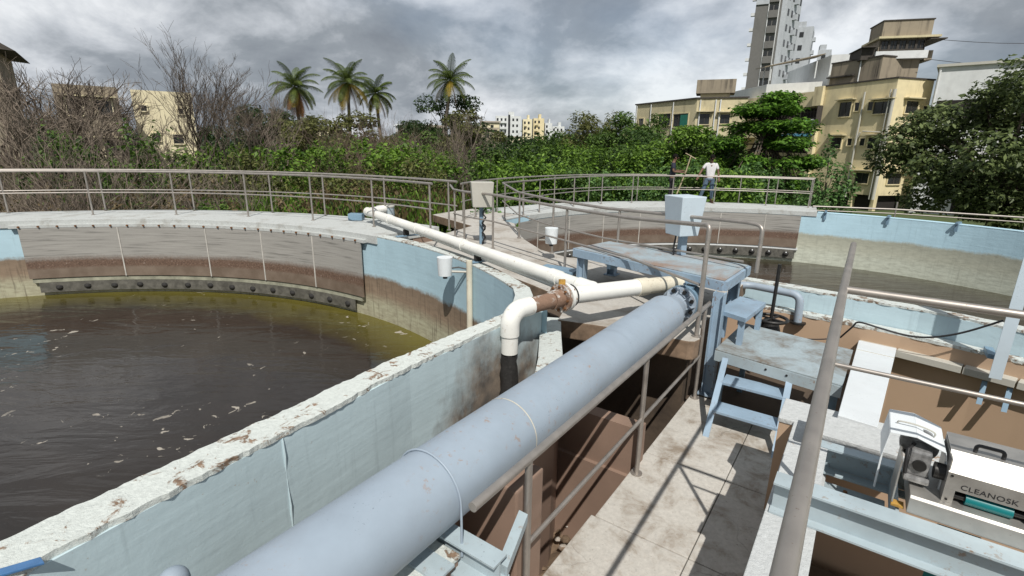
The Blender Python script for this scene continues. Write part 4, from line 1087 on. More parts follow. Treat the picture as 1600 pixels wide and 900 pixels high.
for i in range(len(pr_) - 1):
    (n0, z0), (n1, z1) = pr_[i], pr_[i + 1]
    A, Bq, Cq, Dq = W(3.13, n0, z0), W(3.13, n1, z1), W(3.44, n1, z1), W(3.44, n0, z0)
    nn_ = (Bq - A).cross(Dq - A).normalized() * 0.003
    b.add([A, Bq, Cq, Dq, A + nn_, Bq + nn_, Cq + nn_, Dq + nn_], [(0, 3, 2, 1), (4, 5, 6, 7), (0, 1, 5, 4), (1, 2, 6, 5), (2, 3, 7, 6), (3, 0, 4, 7)])
b.build('hood', m_white, t)
hp = [W(3.26, 0.315, -1.432), W(3.25, 0.325, -1.415), W(3.24, 0.40, -1.410), W(3.235, 0.47, -1.425), W(3.24, 0.475, -1.452)]
b = MB(); b.tube(smooth(hp, 4), 0.0045, 6); b.build('wire_handle', m_greybox, t)
for n_ in (0.272, 0.533):
    b = MB(); b.ubox(3.15, 3.17, n_ - 0.004, n_ + 0.004, -1.797, -1.60 if n_ < 0.3 else -1.54); b.build('hood_leg', m_white, t)
lp = fil([W(3.35, 0.16, -2.0), W(3.35, 0.16, -2.17), W(3.35, 0.20, -2.21), W(3.35, 0.42, -2.24), W(3.35, 0.42, -2.1)], 0.03, 4)
b = MB(); b.tube(lp, 0.012, 8)
tag(b.build('bent_pipe', m_rust), 'bent rusty pipe loop in the dark pit below the frame', 'pipe')
# things at the lower left edge
q = W(0.66, -2.38, -1.99)
t = thing('pipe_stub', 'rounded pale grey pipe end against the near tank wall', 'pipe stub', q - DZ * 0.1)
b = MB(); b.sphere(q, 0.068, 20, 12); b.build('cap', m_pipe, t)
b = MB(); b.tube([q - DZ * 0.005, q - DZ * 0.5], 0.067, 20); b.build('pipe_barrel', m_pipe, t)
b = MB(); b.extrude([(0, 0), (0.05, 0), (0.05, 0.012), (0, 0.012)], W(0.10, -2.66, -1.682), W(0.285, -2.575, -1.682), DN, DZ)
tag(b.build('flat_bar', M_simple('bright_blue_paint', (0.06, 0.16, 0.34), 0.4), bevel=0.003), 'short bright blue flat bar lying on the near tank wall', 'steel bar')

# ------------------------------------------------------------------ buildings
class Facade:
    def __init__(s, A, d, zoff=0):
        s.A = Vector((A[0], A[1], 0)); s.d = Vector((d[0], d[1], 0)).normalized(); s.o = Vector((s.d.y, -s.d.x, 0))
        if s.o.dot(-s.A) < 0: s.o = -s.o
    def p(s, a, z, out=0.0): return s.A + s.d * a + s.o * out + DZ * z
    def block(s, b, a0, a1, z0, z1, o0, o1, mi=0):
        b.box(s.p((a0 + a1) / 2, (z0 + z1) / 2, (o0 + o1) / 2), abs(a1 - a0), abs(o1 - o0), abs(z1 - z0), (s.d, s.o, DZ), mi)
    def part(s, name, mat, par, a0, a1, z0, z1, o0, o1):
        b = MB(); s.block(b, a0, a1, z0, z1, o0, o1); return b.build(name, mat, par)
    def window(s, par, a0, a1, z0, z1, frame, shade=True, bars=1):
        f = MB(); w = 0.07
        s.block(f, a0 - w, a0, z0 - w, z1 + w, 0.002, 0.09); s.block(f, a1, a1 + w, z0 - w, z1 + w, 0.002, 0.09)
        s.block(f, a0, a1, z0 - w, z0, 0.002, 0.12); s.block(f, a0, a1, z1, z1 + w, 0.002, 0.09)
        o = f.build('window', frame, par)
        g = MB(); s.block(g, a0, a1, z0, z1, 0.002, 0.015); g.build('pane', m_glass, o)
        if bars:
            k = MB()
            for i in range(1, bars + 1): x = a0 + (a1 - a0) * i / (bars + 1); s.block(k, x - 0.02, x + 0.02, z0, z1, 0.0155, 0.04)
            k.build('mullion', m_darktrim, o)
        if shade:
            k = MB(); s.block(k, a0 - 0.3, a1 + 0.3, z1 + 0.16, z1 + 0.24, 0.002, 0.42); k.build('sunshade', m_olive, o)
def quad(A, d, L, depth, inward):
    A = Vector((A[0], A[1], 0)); d = Vector((d[0], d[1], 0)).normalized()
    return [(A.x, A.y), (A.x + d.x * L, A.y + d.y * L), (A.x + d.x * L + inward.x * depth, A.y + d.y * L + inward.y * depth), (A.x + inward.x * depth, A.y + inward.y * depth)]
# yellow apartment house
A = (28.2, 40.07); fl = Facade(A, (-0.316, 0.949)); fr = Facade(A, (3.47, 1.03))
t = thing('apartment_house', 'yellow four storey apartment house with drain pipes and stained roof tank', 'building', (30, 43, GR))
b = MB(); b.prism(quad(A, fl.d, 6.05, 3.62, fr.d), -3.3, 5.25); b.build('wall', m_yellow, t)
b = MB(); b.prism(quad(tuple(fl.p(0.4, 0, -0.4))[:2], fl.d, 5.2, 2.9, fr.d), GR, -3.301); b.build('ground_floor', m_void, t)
for s_ in (0.15, 2.0, 4.2, 5.9):
    fl.part('column', m_yellow, t, s_ - 0.15, s_ + 0.15, GR, -3.302, -0.4, -0.05)
fr.part('column', m_yellow, t, 3.2, 3.5, GR, -3.302, -0.4, -0.05)
b = MB(); pq = quad(tuple(fl.p(-0.06, 0, 0.06))[:2], fl.d, 6.15, 3.75, fr.d); b.prism(pq, 5.251, 5.36); b.build('parapet', m_darktrim, t)
for a0, a1, z0, z1, br in ((3.35, 4.4, 2.74, 3.86, 1), (0.12, 1.45, 2.82, 3.68, 1), (3.66, 4.6, 0.23, 1.1, 1), (0.2, 1.35, 0.26, 1.08, 1), (0.72, 1.86, -2.42, -1.62, 1)):
    fl.window(t, a0, a1, z0, z1, m_yellow, True, br)
for a0, a1, z0, z1 in ((2.65, 3.05, 3.12, 3.75), (1.52, 1.92, 3.1, 3.72), (2.72, 3.12, 0.47, 1.02), (1.62, 2.03, 0.47, 1.02)):
    fl.window(t, a0, a1, z0, z1, m_yellow, False, 0)
for a0, a1, z0, z1 in ((1.22, 2.45, 2.85, 3.72), (0.95, 2.3, -2.42, -1.58)): fr.window(t, a0, a1, z0, z1, m_yellow, True, 1)
fr.window(t, 3.0, 3.5, 2.6, 3.4, m_yellow, False, 0)
for s_, r_ in ((2.32, 0.07), (-0.02, 0.12), (0.28, 0.06)):
    b = MB(); b.tube([fl.p(s_, 4.5, 0.14), fl.p(s_, -3.6, 0.14)], r_, 10); b.build('drain_pipe', m_greybox, t)
b = MB(); b.tube([fl.p(1.9, 1.55, 0.12), fl.p(0.4, 1.45, 0.12)], 0.05, 8); b.build('branch_pipe', m_greybox, t)
b = MB(); b.tube([fl.p(2.3, 1.0, 0.12), fl.p(2.1, 1.45, 0.12)], 0.06, 8); b.build('branch_pipe', m_greybox, t)
# balcony wing
b = MB(); b.prism(quad(tuple(fl.p(6.051, 0, -0.9))[:2], fl.d, 10.2, 3.0, fr.d), GR, 5.0); b.build('balcony_wing', m_olive, t)
fl.part('parapet_band', m_yellow, t, 6.06, 16.2, 3.75, 5.0, -0.89, -0.2)
fl.part('pier_front', m_yellow, t, 6.06, 6.9, 3.751, 5.3, -0.19, 0.30)
for z0 in (2.2, -0.1):
    fl.part('balcony_slab', m_yellow, t, 6.06, 16.2, z0 - 1.0, z0 - 0.1, -0.89, -0.15)
    fl.part('balcony_opening', m_void, t, 6.3, 11.6, z0 - 0.099, z0 + 1.45, -0.898, -0.86)
gb = MB()
for i in range(15): gb.tube([fl.p(6.2 + i * 0.35, 2.1, -0.1), fl.p(6.2 + i * 0.35, 3.75, -0.1)], 0.02, 5)
for z0 in (2.3, 2.8, 3.3): gb.tube([fl.p(6.1, z0, -0.1), fl.p(11.2, z0, -0.1)], 0.02, 5)
gb.build('balcony_grille', m_darktrim, t)
fl.part('grille_corner', m_darktrim, t, 6.0, 6.03, 2.1, 3.7, -0.1, 0.6)
b = MB(); b.add([fl.p(6.2, 1.55, -0.1), fl.p(11, 1.5, -0.1), fl.p(11, 1.25, 0.9), fl.p(6.2, 1.25, 0.9), fl.p(6.2, 1.50, -0.1), fl.p(11, 1.45, -0.1), fl.p(11, 1.2, 0.9), fl.p(6.2, 1.2, 0.9)], [(0, 1, 2, 3), (4, 7, 6, 5), (0, 3, 7, 4), (1, 5, 6, 2), (3, 2, 6, 7), (0, 4, 5, 1)])
b.build('awning', m_awning, t)
fl.part('red_laundry', m_red, t, 6.2, 6.7, -0.2, 0.6, 0.0, 0.06)
fl.part('side_pier', m_yellow, t, 6.06, 6.5, -3.4, 2.1, -0.14, 0.35)
for i, (s_, c_) in enumerate(((6.9, m_wplaster), (7.5, m_green_cloth), (8.4, m_wplaster))):
    b = MB(); b.sphere(fl.p(s_, 2.35, -0.05), 0.35, 8, 6); b.build('hung_washing', c_, t)
# roof structures
B0 = (28.2, 42.5); fp = Facade(B0, fl.d); fq = Facade(B0, fr.d)
b = MB(); b.prism(quad(tuple(fp.p(-0.2, 0))[:2], fp.d, 4.4, 2.2, fr.d), 5.361, 7.1); b.build('roof_tank', m_stained, t)
b = MB(); b.prism(quad(tuple(fp.p(-0.26, 0, 0.05))[:2], fp.d, 4.52, 2.3, fr.d), 7.101, 7.2); b.build('tank_lid', m_darktrim, t)
fp.part('ledge', m_darktrim, t, 1.9, 4.3, 5.95, 6.05, 0.002, 0.3)
b = MB(); b.tube([fp.p(1.5, 7.1, 0.08), fp.p(1.5, 5.3, 0.08)], 0.05, 8); b.build('drain_pipe', m_wplaster, t)
Hb = Vector((28.75, 43.4, 0)); fh = Facade(tuple(Hb)[:2], (1.0, -0.28)); hd_ = Vector((fh.d.y, -fh.d.x, 0))
inw = -fh.o
def hq(a0, a1, o0, o1):
    return [tuple(fh.p(a, 0, o))[:2] for a, o in ((a0, o1), (a1, o1), (a1, o0), (a0, o0))]
b = MB(); b.prism(hq(0.0, 2.75, -3.2, 0), 5.361, 7.0); b.build('stair_room', m_stained, t)
b = MB(); b.prism(hq(-0.5, 3.0, -3.2, 0.5), 7.001, 7.55); b.build('balcony_band', m_wplaster, t)
b = MB(); b.prism(hq(-0.3, 2.8, -3.2, 0.2), 7.551, 8.45); b.build('glazed_storey', m_stained, t)
for i in range(5):
    x = -0.2 + i * 0.6; f = Facade(tuple(fh.p(0, 0, 0.2))[:2], fh.d); f.window(t, x + 0.05, x + 0.5, 7.7, 8.3, m_darktrim, False, 1)
b = MB(); b.prism(hq(-0.5, 3.6, -3.2, 0.6), 8.451, 8.6); b.build('roof_slab', m_olive, t)
b = MB(); b.prism(hq(-0.2, 3.1, -2.6, 0.1), 8.601, 9.75); b.build('upper_tank', m_stained, t)
b = MB(); b.prism(hq(-0.26, 3.16, -2.7, 0.16), 9.751, 9.83); b.build('tank_lid', m_darktrim, t)
fh.window(t, 0.7, 1.5, 6.1, 6.7, m_darktrim, False, 1)
b = MB(); b.prism(hq(2.801, 3.9, -2.6, 0.9), 8.25, 8.32); b.build('eave', m_darktrim, t)
b = MB(); b.prism(hq(-1.5, -0.51, -2.6, 0.6), 7.85, 7.92); b.build('eave', m_darktrim, t)
b = MB(); b.prism(hq(-1.4, -0.51, -2.6, 0.2), 7.0, 7.84); b.build('lean_to', m_darktrim, t)
b = MB(); b.prism(hq(3.001, 3.5, -2.0, 0.0), 6.9, 7.6); b.build('side_balcony', m_stained, t)
# white terrace behind the yellow house, with dishes and a tin canopy
t = thing('terrace_house', 'white walled roof terrace with a tin canopy behind the yellow house', 'building', (27.5, 58, GR))
b = MB(); b.prism([(24.6, 53.0), (28.4, 50.2), (32, 60), (24, 64)], GR, 6.2); b.build('wall', m_wplaster, t)
b = MB(); b.prism([(29.3, 51.0), (31.5, 50), (35, 60), (31, 62)], GR, 8.6); b.build('upper_wall', m_wplaster, t)
b = MB(); b.add([(24.4, 53.5, 7.9), (28.6, 50.8, 8.7), (30, 55, 9.0), (25.5, 58, 8.3), (24.4, 53.5, 7.83), (28.6, 50.8, 8.63), (30, 55, 8.93), (25.5, 58, 8.23)], [(0, 1, 2, 3), (4, 7, 6, 5), (0, 4, 5, 1), (1, 5, 6, 2), (2, 6, 7, 3), (3, 7, 4, 0)]); b.build('canopy', m_stained, t)
for p in ((25.0, 53.4), (28.2, 51.3), (26, 57)):
    b = MB(); b.tube([(p[0], p[1], 6.6), (p[0], p[1], 8.1)], 0.06, 6); b.build('canopy_post', m_wplaster, t)
for p in ((29.6, 50.4, 6.9), (30.6, 49.6, 6.7)):
    b = MB(); c = Vector(p); d = Vector((-0.5, -0.6, 0.6)).normalized(); b.tube([c, c + d * 0.1], [0.3, 0.45], 12); b.tube([c - DZ * 0.8, c], 0.04, 6); b.build('dish', m_greybox, t)
# low yellow block on the left of it
A3 = Vector((14.78, 43.56, 0)) * 1.12
f1 = Facade(tuple(A3)[:2], (-3.61, 8.0)); f2 = Facade(tuple(A3)[:2], (3.03, -1.13))
t = thing('flat_roof_block', 'weathered pale yellow block with long balconies and a stained water tank', 'building', (17, 50, GR))
b = MB(); b.prism([tuple(A3)[:2], tuple(f1.p(8.9, 0))[:2], tuple(f1.p(8.9, 0) + f2.d * 6)[:2], tuple(A3 + f2.d * 4.2)[:2]], GR, 4.4); b.build('wall', m_olive, t)
b = MB(); b.prism([tuple(f2.p(-0.1, 0, 0.1))[:2], tuple(f1.p(9.0, 0, 0.1))[:2], tuple(f1.p(9.0, 0) + f2.d * 6)[:2], tuple(f2.p(4.3, 0, 0.1))[:2]], 4.401, 4.52); b.build('parapet', m_darktrim, t)
f1.window(t, 3.3, 5.1, 2.2, 3.3, m_olive, False, 3); f1.window(t, 0.9, 2.9, 2.0, 3.2, m_olive, False, 2); f1.window(t, 7.4, 8.2, 1.8, 3.0, m_olive, False, 1)
f1.part('green_screen', m_green_cloth, t, 1.0, 1.9, 1.95, 3.1, 0.0151, 0.09)
f2.window(t, 0.35, 1.2, 2.2, 3.1, m_olive, True, 1); f2.window(t, 2.1, 2.9, 2.25, 3.05, m_yellow, True, 1)
for s_ in (0.3, 1.6, 2.0):
    b = MB(); b.tube([f2.p(s_, 4.3, 0.1), f2.p(s_, -2, 0.1)], 0.06, 8); b.build('drain_pipe', m_wplaster, t)
for s_ in (3.0, 6.3, 8.6):
    b = MB(); b.tube([f1.p(s_, 4.3, 0.1), f1.p(s_, -2, 0.1)], 0.05, 8); b.build('drain_pipe', m_wplaster, t)
q0 = f2.p(-0.2, 0, -0.5); b = MB(); b.prism([tuple(f2.p(-0.2, 0, -0.4))[:2], tuple(f2.p(3.1, 0, -0.4))[:2], tuple(f2.p(3.1, 0, -3.0))[:2], tuple(f2.p(-0.2, 0, -3.0))[:2]], 4.9, 6.05); b.build('water_tank', m_stained, t)
b = MB(); b.prism([tuple(f2.p(0.2, 0, -0.7))[:2], tuple(f2.p(2.7, 0, -0.7))[:2], tuple(f2.p(2.7, 0, -2.7))[:2], tuple(f2.p(0.2, 0, -2.7))[:2]], 4.521, 4.899); b.build('tank_base', m_yellow, t)
# grey tower
A4 = Vector((45.0, 105.8, 0)); ft = Facade((45.0, 105.8), (4.75, -2.2)); fs = Facade((49.75, 103.6), (5.2, 5.0))
t = thing('tower_block', 'tall grey concrete tower with pale blue flank and stacked balconies', 'building', (50, 108, GR))
b = MB(); b.prism([(45.0, 105.8), tuple(ft.p(4.38, 0))[:2], (52.9, 110.0), (48.9, 112)], GR, 29); b.build('wall', m_grey, t)
b = MB(); b.prism([tuple(ft.p(4.4, 0, -0.02))[:2], (49.75, 103.6), (54.95, 108.6), tuple(ft.p(4.4, 0, -6.5))[:2]], GR, 36); b.build('pale_flank', m_towerw, t)
for k in range(13):
    z0 = 9.6 + k * 2.62 - 12
    if z0 > 28: break
    ft.part('balcony', m_grey, t, 2.3, 3.9, z0, z0 + 1.25, 0.002, 0.35)
    for s_ in (2.4, 3.2):
        f = MB(); ft.block(f, s_, s_ + 0.6, z0 + 1.35, z0 + 2.1, 0.002, 0.1); f.build('window', m_glass, t)
    ft.part('side_ledge', m_wplaster, t, -0.7, -0.002, z0 + 0.6, z0 + 1.1, -0.8, -0.1)
    for s_ in (0.7, 2.6, 4.6, 6.2):
        f = MB(); fs.block(f, s_, s_ + 0.7, z0 + 0.4, z0 + 1.5, 0.002, 0.06); f.build('window', m_glass, t)
    fs.part('side_balcony', m_towerw, t, 3.4, 4.3, z0, z0 + 0.9, 0.002, 0.7)
for s_ in (2.22, 3.95):
    b = MB(); b.tube([ft.p(s_, 28.5, 0.1), ft.p(s_, GR, 0.1)], 0.09, 6); b.build('downpipe', m_wplaster, t)
ft.part('top_band', m_towerw, t, 0.0, 2.2, 26.2, 31, 0.002, 0.2)
for i, (x0, y0, w_, dp, h, lab) in enumerate(((60.2, 120.4, 3.6, 8, 25.6, 'slim pale blue tower right beside the grey tower'), (66.6, 121.5, 2.6, 6, 21.4, 'shorter pale stepped tower with railed roof right of the grey tower'), (71.0, 119.3, 3.2, 6, 14.6, 'low pale tower end with beige side above the white terrace'))):
    t = thing('distant_tower', lab, 'building', (x0, y0, GR)); f = Facade((x0, y0), (1, -0.45)); fz = Facade(tuple(f.p(w_, 0))[:2], (0.5, 0.85))
    b = MB(); b.prism([tuple(f.p(0, 0))[:2], tuple(f.p(w_, 0))[:2], tuple(f.p(w_, 0) + fz.d * dp)[:2], tuple(f.p(0, 0) + fz.d * dp)[:2]], GR, h); b.build('wall', m_towerw, t)
    b = MB(); b.prism([tuple(f.p(0.3, 0, -0.3))[:2], tuple(f.p(w_ * 0.6, 0, -0.3))[:2], tuple(f.p(w_ * 0.6, 0, -3))[:2], tuple(f.p(0.3, 0, -3))[:2]], h + 0.001, h + 1.1); b.build('lift_room', m_towerw, t)
    for k in range(9):
        z0 = h - 2 - k * 2.6
        if z0 < 4: break
        g_ = MB(); fz.block(g_, 0.8, 1.6, z0, z0 + 1.1, 0.002, 0.06); g_.build('window', m_glass, t)
        g_ = MB(); f.block(g_, w_ * 0.3, w_ * 0.3 + 0.8, z0, z0 + 1.0, 0.002, 0.06); g_.build('window', m_glass, t)
        fz.part('balcony', m_towerw, t, 2.2, 3.4, z0 - 0.6, z0 + 0.2, 0.002, 0.6)
# white house at the right edge
t = thing('white_house', 'white plastered house half hidden behind the big dark tree', 'building', (34, 40, GR))
f = Facade((30.9, 39.9), (3.49, -2.93))
b = MB(); b.prism([tuple(f.p(0, 0))[:2], tuple(f.p(9, 0))[:2], tuple(f.p(9, 0, -8))[:2], tuple(f.p(0, 0, -8))[:2]], GR, 6.0); b.build('wall', m_wplaster, t)
b = MB(); b.prism([tuple(f.p(-0.15, 0, 0.2))[:2], tuple(f.p(9, 0, 0.2))[:2], tuple(f.p(9, 0, -8))[:2], tuple(f.p(-0.15, 0, -8))[:2]], 6.001, 6.18); b.build('parapet', m_greybox, t)
f.part('balcony_shadow', m_void, t, 0.3, 3, 2.4, 3.7, 0.002, 0.03)  # thin near-black sheet painted on the wall as the balcony's shade
f.part('shed_roof', m_rust, t, 2.5, 9, -1.2, -1.1, 0.002, 2.2); f.part('shed_inside', m_void, t, 2.5, 9, -4.4, -1.25, 0.002, 0.05)
b = MB(); b.tube([f.p(0.1, 5.8, 0.1), f.p(0.1, GR, 0.1)], 0.07, 8); b.build('drain_pipe', m_wplaster, t)
# small cream house on the left
t = thing('cream_house', 'cream two storey house standing alone behind the bare trees', 'building', (-24, 38, GR))
f = Facade((-25.6, 35.8), (2.9, 1.9)); ff = Facade(tuple(f.p(3.45, 0))[:2], (-1, 1.5))
b = MB(); b.prism([tuple(f.p(0, 0))[:2], tuple(f.p(3.45, 0))[:2], tuple(f.p(3.45, 0, -4))[:2], tuple(f.p(0, 0, -4))[:2]], GR, 3.28); b.build('wall', m_cream, t)
for a0, a1, z0, z1 in ((0.42, 0.75, 1.95, 2.3), (2.55, 2.85, 1.85, 2.2), (0.75, 1.25, 0.0, 0.5), (2.0, 2.6, -0.15, 0.45), (1.5, 2.0, -1.9, -1.2)):
    f.window(t, a0, a1, z0, z1, m_cream, False, 1)
# stained cream block further left
t = thing('old_block', 'stained cream block glimpsed through the thicket on the left', 'building', (-27, 33, GR))
f = Facade((-29.2, 28.9), (3.2, 2.4))
b = MB(); b.prism([tuple(f.p(3.3, 0))[:2], tuple(f.p(6.3, 0))[:2], tuple(f.p(6.3, 0, -4))[:2], tuple(f.p(3.3, 0, -4))[:2]], GR, 3.1); b.build('wall', m_stained, t)
for a0, z0 in ((3.8, 1.4), (5.2, 1.4), (3.8, -0.9), (5.2, -0.9)): f.window(t, a0, a0 + 0.7, z0, z0 + 0.9, m_cream, True, 1)
t = thing('tall_old_block', 'tall stained block with dark eaves and white parapet cut by the left edge', 'building', (-29, 30, GR))
b = MB(); b.prism([tuple(f.p(-3, 0, 0.6))[:2], tuple(f.p(1.35, 0, 0.6))[:2], tuple(f.p(1.35, 0, -5))[:2], tuple(f.p(-3, 0, -5))[:2]], GR, 4.9); b.build('wall', m_stained, t)
b = MB(); b.add([f.p(-3, 5.5, 0.8), f.p(1.0, 5.35, 0.8), f.p(2.2, 4.55, 0.9), f.p(-3, 4.9, 1.0)] + [f.p(-3, 5.5, -5), f.p(1.0, 5.35, -5), f.p(2.2, 4.55, -5), f.p(-3, 4.9, -5)], [(0, 1, 2, 3), (4, 7, 6, 5), (0, 4, 5, 1), (1, 5, 6, 2), (2, 6, 7, 3), (3, 7, 4, 0)]); b.build('eave', m_darktrim, t)
b = MB(); b.prism([tuple(f.p(-3, 0, -0.5))[:2], tuple(f.p(0.75, 0, -0.5))[:2], tuple(f.p(0.75, 0, -3))[:2], tuple(f.p(-3, 0, -3))[:2]], 5.36, 6.9); b.build('roof_wall', m_wplaster, t)
# far white blocks
far = [(-9.1, 6.2, 14.2, m_wplaster, 'white apartment block with dark stair strip far behind the trees', 4), (4.2, 4.4, 13.0, m_cream, 'cream apartment block far off right of the white one', 3),
       (9.4, 5.4, 13.6, m_yellow, 'pale yellow apartment block far off among white ones', 4), (15.4, 3.6, 11.6, m_wplaster, 'narrow white block far off right of the yellow one', 3), (19.3, 6.2, 10.2, m_wplaster, 'low white block rightmost in the far cluster', 2)]
for i, (x0, w_, h, mm, lab, fls) in enumerate(far):
    w_ = w_ * (2.0 if i == 0 else 1.0); y0 = 258 + i * 3
    t = thing('far_block', lab, 'building', (x0 + w_ / 2, y0 + 3, GR)); f = Facade((x0, y0), (1, 0.05))
    f.part('wall', mm, t, 0, w_, GR, h, -7, 0)
    f.part('lift_room', mm, t, w_ * 0.50, w_ * 0.72, h + 0.001, h + 2.0, -5, -0.5)
    for k in range(fls):
        z0 = h - 2.3 - k * 2.75
        for j in range(int(w_ / 1.9)):
            if i == 0 and 2.7 < j * 1.9 + 0.5 < 5.6 and False: continue
            f.part('window', m_glass, t, 0.45 + j * 1.9, 1.35 + j * 1.9, z0, z0 + 1.2, 0.002, 0.06)
        f.part('balcony_band', mm, t, w_ * 0.12, w_ * 0.42, z0 - 1.0, z0 - 0.1, 0.0615, 0.9)
    if i == 0: f.part('stair_strip', m_glass, t, 6.0, 7.0, 0, h + 0.6, 0.062, 0.10)
# small far roofs between the palms
for i, (x0, y0, w_, h, mm, lab) in enumerate(((-26.5, 118, 8, 4.1, m_wplaster, 'low white house seen between the left palms'), (-19.5, 104, 4.5, 3.4, m_greybox, 'small grey roofed shed among far trees left of centre'), (-13.2, 110, 9.5, 3.3, m_stained, 'long brown tin roofed house behind the dry brush'), (-9.0, 140, 5, 6.0, m_cream, 'little cream rooftop tower over the brown roof'),
                                               (-13.6, 84, 2.2, 2.6, m_brown, 'small brownish hut with a balcony left of the leaning palm'), (-46, 118, 5, 3.0, m_cream, 'tiny yellow house far off beyond the bare trees'), (-3.0, 215, 6, 3.5, m_cream, 'low cream house in front of the far white block'))):
    t = thing('far_house', lab, 'house', (x0 + w_ / 2, y0 + 2, GR)); f = Facade((x0, y0), (1, 0.0))
    f.part('wall', mm, t, 0, w_, GR, h, -5, 0)
    b = MB(); b.add([f.p(-0.3, h, 0.4), f.p(w_ + 0.3, h, 0.4), f.p(w_ + 0.3, h + 0.5, -5), f.p(-0.3, h + 0.5, -5), f.p(-0.3, h + 0.08, 0.4), f.p(w_ + 0.3, h + 0.08, 0.4), f.p(w_ + 0.3, h + 0.58, -5), f.p(-0.3, h + 0.58, -5)], [(0, 1, 2, 3), (4, 7, 6, 5), (0, 1, 5, 4), (1, 2, 6, 5), (2, 3, 7, 6), (3, 0, 4, 7)]); b.build('roof', m_stained if mm != m_wplaster else m_wplaster, t)
    for j in range(int(w_ / 2.2)): f.part('window', m_glass, t, 0.5 + j * 2.2, 1.3 + j * 2.2, h - 1.6, h - 0.6, 0.002, 0.06)
# overhead wires at the top right
for i, (za, zb) in enumerate(((8.3, 9.9), (6.9, 7.9))):
    P = [Vector((31.3, 42.0, za)).lerp(Vector((50, 39, zb)), k / 12) - DZ * (1.1 * math.sin(PI * k / 12)) for k in range(13)]
    b = MB(); b.tube(P, 0.02, 5); tag(b.build('overhead_wire', m_black), ('upper' if i == 0 else 'lower') + ' thin overhead wire leaving the yellow house roof', 'wire')

# ------------------------------------------------------------------ vegetation
def polar(az, r, z=0): return Vector((r * math.sin(R(az)), r * math.cos(R(az)), z))
class Leaves:
    def __init__(s, seed): s.r = np.random.default_rng(seed); s.V = []; s.Q = []; s.n = 0
    def add(s, P, size, up=0.5, asp=0.55, out=None):
        "one folded leaf (two quads sharing a midrib would be costly: a single kite) per point"
        P = np.asarray(P, float); N = len(P)
        if N == 0: return
        nr = s.r.normal(size=(N, 3)); nr /= np.linalg.norm(nr, axis=1)[:, None]
        nr[:, 2] = np.abs(nr[:, 2]); nr = nr + np.array([0, 0, up])
        if out is not None: nr = nr + out * 0.7
        nr /= np.linalg.norm(nr, axis=1)[:, None]
        a = np.cross(nr, s.r.normal(size=(N, 3))); a /= np.linalg.norm(a, axis=1)[:, None]
        b_ = np.cross(nr, a)
        L = (size * s.r.uniform(0.45, 1.6, N))[:, None]
        droop = np.array([0, 0, -0.18]) * L
        v = np.stack([P - a * L * 0.5, P + b_ * L * asp * 0.5 + a * L * 0.05, P + a * L * 0.5 + droop, P - b_ * L * asp * 0.5 + a * L * 0.05], 1).reshape(-1, 3)
        s.V.append(v); s.Q.append(np.arange(N * 4).reshape(N, 4) + s.n); s.n += N * 4
    def blob(s, c, rad, N, size, shell=0.55, up=0.5, asp=0.55):
        d = s.r.normal(size=(N, 3)); d /= np.linalg.norm(d, axis=1)[:, None]
        rr = shell + (1 - shell) * s.r.random(N) ** 0.6
        bump = 1 + 0.22 * np.sin(d[:, 0] * 5 + c[0]) * np.sin(d[:, 1] * 6 + c[1]) + 0.12 * np.sin(d[:, 2] * 9 + c[2] * 3)
        P = np.array(c) + d * np.array(rad) * (rr * bump)[:, None]
        s.add(P, size, up, asp, d)
    def build(s, name, mat, parent=None, **k):
        return fast_mesh(name, np.concatenate(s.V), np.concatenate(s.Q), mat, parent, **k)
class Twigs:
    def __init__(s, seed): s.r = random.Random(seed); s.V = []; s.Q = []
    def seg(s, pts, r0, r1, k=3):
        n = len(pts); base = len(s.V)
        for i, p in enumerate(pts):
            d = (pts[min(i + 1, n - 1)] - pts[max(i - 1, 0)]).normalized()
            a = d.cross(Vector((0.31, 0.87, 0.38))).normalized(); b_ = d.cross(a); r = r0 + (r1 - r0) * i / (n - 1)
            for j in range(k):
                t = 2 * PI * j / k; q = p + (a * math.cos(t) + b_ * math.sin(t)) * r; s.V.append((q.x, q.y, q.z))
        for i in range(n - 1):
            for j in range(k): s.Q.append((base + i * k + j, base + i * k + (j + 1) % k, base + (i + 1) * k + (j + 1) % k, base + (i + 1) * k + j))
    def grow(s, p, d, L, r, depth, spread=0.6, up=0.15, tips=None, kmin=2, kmax=3, shrink=0.72):
        rd = s.r; pts = [p]; q = p.copy(); dd = d.normalized()
        n = 4 if depth > 1 else 3
        for i in range(n):
            dd = (dd + Vector((rd.gauss(0, 0.16), rd.gauss(0, 0.16), rd.gauss(0, 0.12) + up * 0.3))).normalized(); q = q + dd * (L / n); pts.append(q.copy())
        s.seg(pts, r, r * 0.62, 5 if r > 0.04 else 3)
        if tips is not None and depth <= 1: tips += [pts[-1], pts[-2]]
        if depth == 0: return
        for c in range(rd.randint(kmin, kmax) + (1 if depth > 2 else 0)):
            f = rd.uniform(0.45, 1.0) if c else 1.0; st = pts[min(n, max(1, int(round(f * n))))]
            nd = (dd + Vector((rd.gauss(0, spread), rd.gauss(0, spread), rd.gauss(0, spread * 0.6) + up))).normalized()
            s.grow(st, nd, L * shrink * rd.uniform(0.75, 1.15), max(r * 0.6, 0.0065), depth - 1, spread, up, tips, kmin, kmax, shrink)
    def build(s, name, mat, parent=None): return fast_mesh(name, s.V, s.Q, mat, parent)

